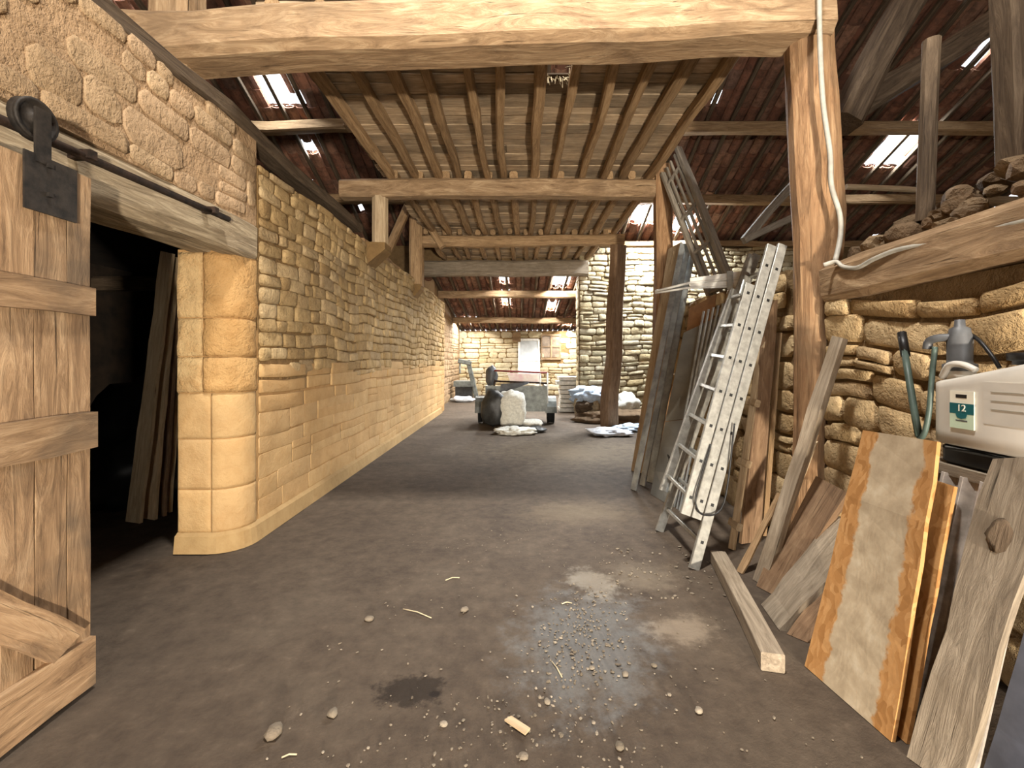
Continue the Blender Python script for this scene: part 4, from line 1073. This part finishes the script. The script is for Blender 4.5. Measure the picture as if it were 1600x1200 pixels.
tag(board('dark_panel', (-.4, 10.08, .74), (-.4, 10.13, .95), (.25, 10.13, 1.0), (.22, 10.08, .96), .03, 'dkgrey', side=(0, -1, 0)), 'dark wedge-shaped panel lying across the trailer load', 'panel')
tag(blob('white_sack', (-.15, 9.86, .4), (.31, .22, .4), 'sack', amp=.16, seed=5, sub=4, flat=0, square=.3, ridged=.16), 'full white woven sack standing against the trailer', 'sack')
tag(blob('white_sack', (.28, 9.9, .1), (.27, .16, .1), 'sack', amp=.2, seed=6, sub=3, flat=0), 'flat white sack lying by the trailer wheel', 'sack')
tag(blob('beige_sack', (.3, 10.5, .78), (.32, .3, .2), 'beige', amp=.15, seed=9, sub=3, flat=.55), 'beige sack lying in the trailer bed', 'sack')
tag(blob('plastic_bag', F(806, 677)+Vector((0, 0, .05)), (.36, .25, .07), 'sack', amp=.5, seed=14, sub=4, flat=0, ridged=.5, freq=2.2), 'crumpled white plastic bag on the floor in front of the trailer', 'bag')
tag(blob('plastic_bag', F(838, 674)+Vector((0, 0, .04)), (.16, .2, .06), 'tarp', amp=.5, seed=15, sub=3, flat=0, ridged=.4, freq=2.2), 'crumpled black plastic bag on the floor in front of the trailer', 'bag')

# machine beyond the trailer, by the side wall
mc = thing('workshop_machine', 'old grey machine with a slanted column by the rear side wall', 'machine', (-2.0, 16.5, 0))
bx('table', -2.35, -1.62, 16.2, 16.9, .52, .72, 'trailer', mc); bx('cabinet', -2.3, -1.7, 16.3, 16.8, .05, .52, 'tarp', mc)
timber('column', (-1.5, 16.4, 0), (-1.85, 16.4, 1.48), .14, .16, 'trailer', mc, wob=0); timber('arm', (-2.2, 16.4, 1.46), (-1.72, 16.4, 1.36), .2, .16, 'trailer', mc, wob=0)
tube('spindle', [(-2.14, 16.4, 1.4), (-2.14, 16.4, 1.0)], .035, 'galv', mc)
tag(blob('white_cloth', (-2.0, 15.9, .1), (.36, .2, .1), 'whitecloth', amp=.4, seed=31, sub=3, flat=0, ridged=.3), 'white rag at the foot of the grey machine', 'cloth')

# window sash leaning by the far wall
ws = thing('window_sash', 'white framed two-pane window sash leaning against the far wall', 'window sash', (.4, 18.6, 0))
def sash(par, x0, x1, y0, z0, y1, z1, wd, mat, pane, mids):
    A_, D_ = Vector((x0, y0, z0)), Vector((x0, y1, z1)); B_, C_ = Vector((x1, y0, z0)), Vector((x1, y1, z1))
    timber('stile', A_, D_, wd, .05, mat, par, up=(0, -1, 0), wob=0, seg=2); timber('stile', B_, C_, wd, .05, mat, par, up=(0, -1, 0), wob=0, seg=2)
    hs_ = [0]+mids+[1]
    for h_ in hs_: timber('cross_rail', A_.lerp(D_, h_), B_.lerp(C_, h_), wd, .05, mat, par, up=(0, -1, 0), wob=0, seg=2)
    for a, b2 in zip(hs_[:-1], hs_[1:]):
        board('pane', A_.lerp(D_, a), B_.lerp(C_, a), B_.lerp(C_, b2), A_.lerp(D_, b2), .008, pane, par, side=(0, -1, 0), rag=0, warp=0, seg=1)
sash(ws, .03, .85, 18.45, .05, 18.9, 2.34, .09, 'white', 'glassgrey', [.62])
# shuttered window in the far wall
wd_ = MB().box(.95, 1.8, FY-.06, FY-.0, 1.5, 1.58).box(.95, 1.8, FY-.06, FY, 2.5, 2.58).build('window_1', 'beam'); structure(wd_)
for x in (.95, 1.36, 1.74): mesh_obj('window_frame', *box_vf(x, x+.06, FY-.05, FY, 1.5, 2.58), 'beam', wd_)
for x in (1.01, 1.42): 
    for z in (1.58, 2.05): mesh_obj('pane', *box_vf(x, x+.34, FY-.02, FY-.01, z+.02, z+.44), 'oldpane', wd_)
for z in (2.02,): mesh_obj('window_frame', *box_vf(.95, 1.8, FY-.045, FY, z, z+.05), 'beam', wd_)
tag(timber('wood_block', (-.25, 18.9, 2.45), (.1, 18.9, 2.45), .2, .4, 'beam', seg=2), 'brown timber block set in the far wall beside the window sash', 'timber')
# stack of white boards
ordn = ['bottom', 'second', 'third', 'fourth', 'fifth', 'sixth', 'seventh', 'top']
for k in range(8):
    z = .128*k; dx = random.uniform(-.06, .06)
    tag(mesh_obj('white_plank', *box_vf(-.66+dx, .8, -.3, .35, 0, .1), 'white', None, Matrix.Translation((1.82, 13.05, z+.015))), 'white painted board in the stack behind the pale wall end, %s of eight' % ordn[k], 'board', 'stack of white boards')
# pile of sacks and cloths
for k, (px, py, Y, s, mt, lab, cat) in enumerate((
        (915, 636, 11.2, (.3, .3, .36), 'beige', 'beige sack bulging at the front of the sack pile', 'sack'),
        (940, 640, 11.3, (.34, .3, .34), 'beige', 'beige sack slumped beside the tall dark post', 'sack'),
        (975, 636, 11.3, (.34, .28, .32), 'sack', 'off-white sack slumped past the tall dark post', 'sack'))):
    p = P(px, py, Y); tag(blob(mt+'_bundle', (p.x, Y, s[2]), s, mt, amp=.3, seed=50+k, sub=4, flat=0, ridged=.2), lab, cat)
pc_ = P(920, 610, 11.15); tag(blob('blue_cloth', (pc_.x, 11.2, .62), (.4, .34, .2), 'bluecloth', amp=.45, seed=61, sub=4, ridged=.4, freq=1.8), 'pale blue cloth draped over the pile of sacks', 'cloth')
pc_ = P(951, 616, 11.15); tag(blob('white_cloth', (pc_.x-.08, 11.25, .58), (.26, .3, .16), 'whitecloth', amp=.45, seed=62, sub=4, ridged=.4), 'white cloth thrown over the pile of sacks by the dark post', 'cloth')
tag(blob('brown_rag', (P(912, 630, 10.9).x, 10.9, .36), (.2, .12, .15), 'old', amp=.4, seed=63, sub=3, ridged=.3), 'dark brown rag hanging from the sack pile', 'cloth')
q = F(948, 679); tag(blob('white_cloth', (q.x+.05, q.y, .05), (.34, .3, .07), 'whitecloth', amp=.5, seed=64, sub=4, flat=0, ridged=.4), 'crumpled white cloth on the floor in front of the dark post', 'cloth')
q = F(985, 672); tag(blob('blue_cloth', (q.x, q.y, .05), (.34, .25, .06), 'bluecloth', amp=.5, seed=65, sub=4, flat=0, ridged=.4), 'crumpled pale blue cloth on the floor beside the dark post', 'cloth')
rr = random.Random(77)
heap = blob('debris_heap', (2.45, 10.9, .05), (.95, .6, .24), 'rubble', amp=.4, seed=70, sub=4, flat=0, ridged=.2); tag(heap, 'heap of brown earth and broken tile behind the dark post', 'heap')
for k in range(34):
    a = rr.uniform(0, 6.28); d = rr.uniform(.2, 1.0); x = 2.4+math.cos(a)*.9*d; y = 10.75+math.sin(a)*.55*d; s = rr.uniform(.04, .1)
    blob('tile_shard', (x, y, .22*(1-d)+s*.4+.04), (s, s*rr.uniform(.5, 1.1), s*.5), 'rubble', heap, sub=1, amp=.2, seed=k, square=.5, smooth=False, rot=a)

# ================================================================== SMALL THINGS ON THE FLOOR
for k, (px, py, s, lab) in enumerate(((577, 969, .028, 'smooth beige pebble alone on the bare floor'), (726, 954, .026, 'pinkish stone chip above the oil stain'), (428, 1148, .04, 'long grey stone near the barn door side of the floor'),
        (520, 1117, .026, 'grey stone half sunk left of the oil stain'), (693, 1133, .018, 'pale round pebble just below the oil stain'), (925, 1045, .016, 'pale pebble in the grey ash'), (977, 1055, .02, 'long pale pebble at the edge of the ash'),
        (855, 1098, .018, 'pale pebble below the ash patch'), (1022, 1041, .016, 'pale pebble beside the ash patch'), (818, 1184, .02, 'square grey pebble at the bottom of the view'), (1092, 1112, .02, 'flat grey stone chip on bare floor'), (968, 1168, .022, 'grey stone at the lower middle of the floor'))):
    s *= .8; q = F(px, py); tag(blob('pebble', (q.x, q.y, s*.4), (s*1.25, s, s*.6), 'pebble', sub=2, amp=.25, seed=k+5, rot=k*.7), lab, 'pebble')
gr = MB(); rr = random.Random(3)
def chip(x, y, s):
    v_, f_ = ICO[1]; c = Vector((x, y, s*.25)); o = Vector((x*9, y*9, 0)); a = rr.uniform(0, 3.1); ca, sa = math.cos(a), math.sin(a)
    sx, sy, sz = s*rr.uniform(.7, 1.3), s*rr.uniform(.5, 1), s*.5; pts = []
    for p in v_:
        k = 1+.4*noise.noise(p*1.3+o); x_, y_ = p.x*sx*k, p.y*sy*k; pts.append(c+Vector((x_*ca-y_*sa, x_*sa+y_*ca, p.z*sz*k)))
    gr.add(pts, f_)
for k in range(420):
    a = rr.gauss(0, 1); b2 = rr.gauss(0, 1); chip(.34+a*.13+b2*.06, 2.42+b2*.28-a*.02, rr.uniform(.003, .011))
for k in range(320): chip(rr.uniform(-1.0, 1.3), rr.uniform(1.62, 4.2), rr.uniform(.002, .008))
for k in range(150): chip(rr.gauss(0, .35), rr.uniform(1.6, 2.0), rr.uniform(.003, .009))
for k in range(90): chip(rr.uniform(.6, 1.5), rr.uniform(2.8, 3.6), rr.uniform(.005, .014))
o = gr.build('gravel', 'pebble'); o['kind'] = 'stuff'; tag(o, 'scattered gravel and ash crumbs on the earth floor', 'gravel')
q = F(808, 1136); m_ = frame((q.x, q.y, .006), (F(826, 1147)-F(790, 1124)), (0, 0, 1))
tag(mesh_obj('wood_chip', [(-.055, -.014, 0), (.055, -.018, 0), (.055, .016, 0), (-.045, .018, 0), (-.055, -.014, .008), (.055, -.018, .008), (.055, .016, .008), (-.045, .018, .008)], box_vf(0, 1, 0, 1, 0, 1)[1], 'pale', None, m_), 'small pale wood offcut on the floor at the bottom of the view', 'wood chip')
for k, (a, b2, lab) in enumerate((((630, 953), (674, 967), 'longest pale straw on the bare floor'), ((696, 908), (718, 904), 'short pale straw beyond the pinkish stone'), ((440, 1186), (464, 1181), 'short straw near the bottom edge of the floor'), ((878, 945), (894, 944), 'short straw above the ash patch'), ((862, 1035), (878, 1060), 'thin straw beside the ash patch'))):
    tag(tube('straw', [F(*a)+Vector((0, 0, .006)), F((a[0]+b2[0])/2, (a[1]+b2[1])/2-2)+Vector((0, 0, .008)), F(*b2)+Vector((0, 0, .006))], .003, 'straw', n=5), lab, 'straw')

# ---- added fill lamp, unseen behind the camera, brightening the loft and the doorway wall
wl_ = thing('fill_lamp', 'added fill lamp on a low tripod, unseen behind the viewpoint', 'lamp', (1.8, -4.6, 0))
for a in (0, 2.1, 4.2): tube('leg', [(1.8+.28*math.cos(a), -4.6+.28*math.sin(a), .01), (1.8, -4.6, .45)], .012, 'black', wl_)
tube('pole', [(1.8, -4.6, .4), (1.8, -4.6, .62)], .014, 'black', wl_)
hm = frame((1.8, -4.6, .7), (-.2, 1, .34), (0, 0, 1))
hv = MB(); hv.box(-.08, -.06, -.14, .14, -.1, .1, hm).box(-.06, .04, -.14, -.13, -.1, .1, hm).box(-.06, .04, .13, .14, -.1, .1, hm).box(-.06, .04, -.14, .14, .09, .1, hm).box(-.06, .04, -.14, .14, -.1, -.09, hm)
hv.build('head', 'dkiron', wl_)
wa = area('fill_lamp_light', hm @ Vector((.05, 0, 0)), hm.to_3x3() @ Vector((1, 0, 0)), .26, .18, 1300, (1.0, .88, .72))
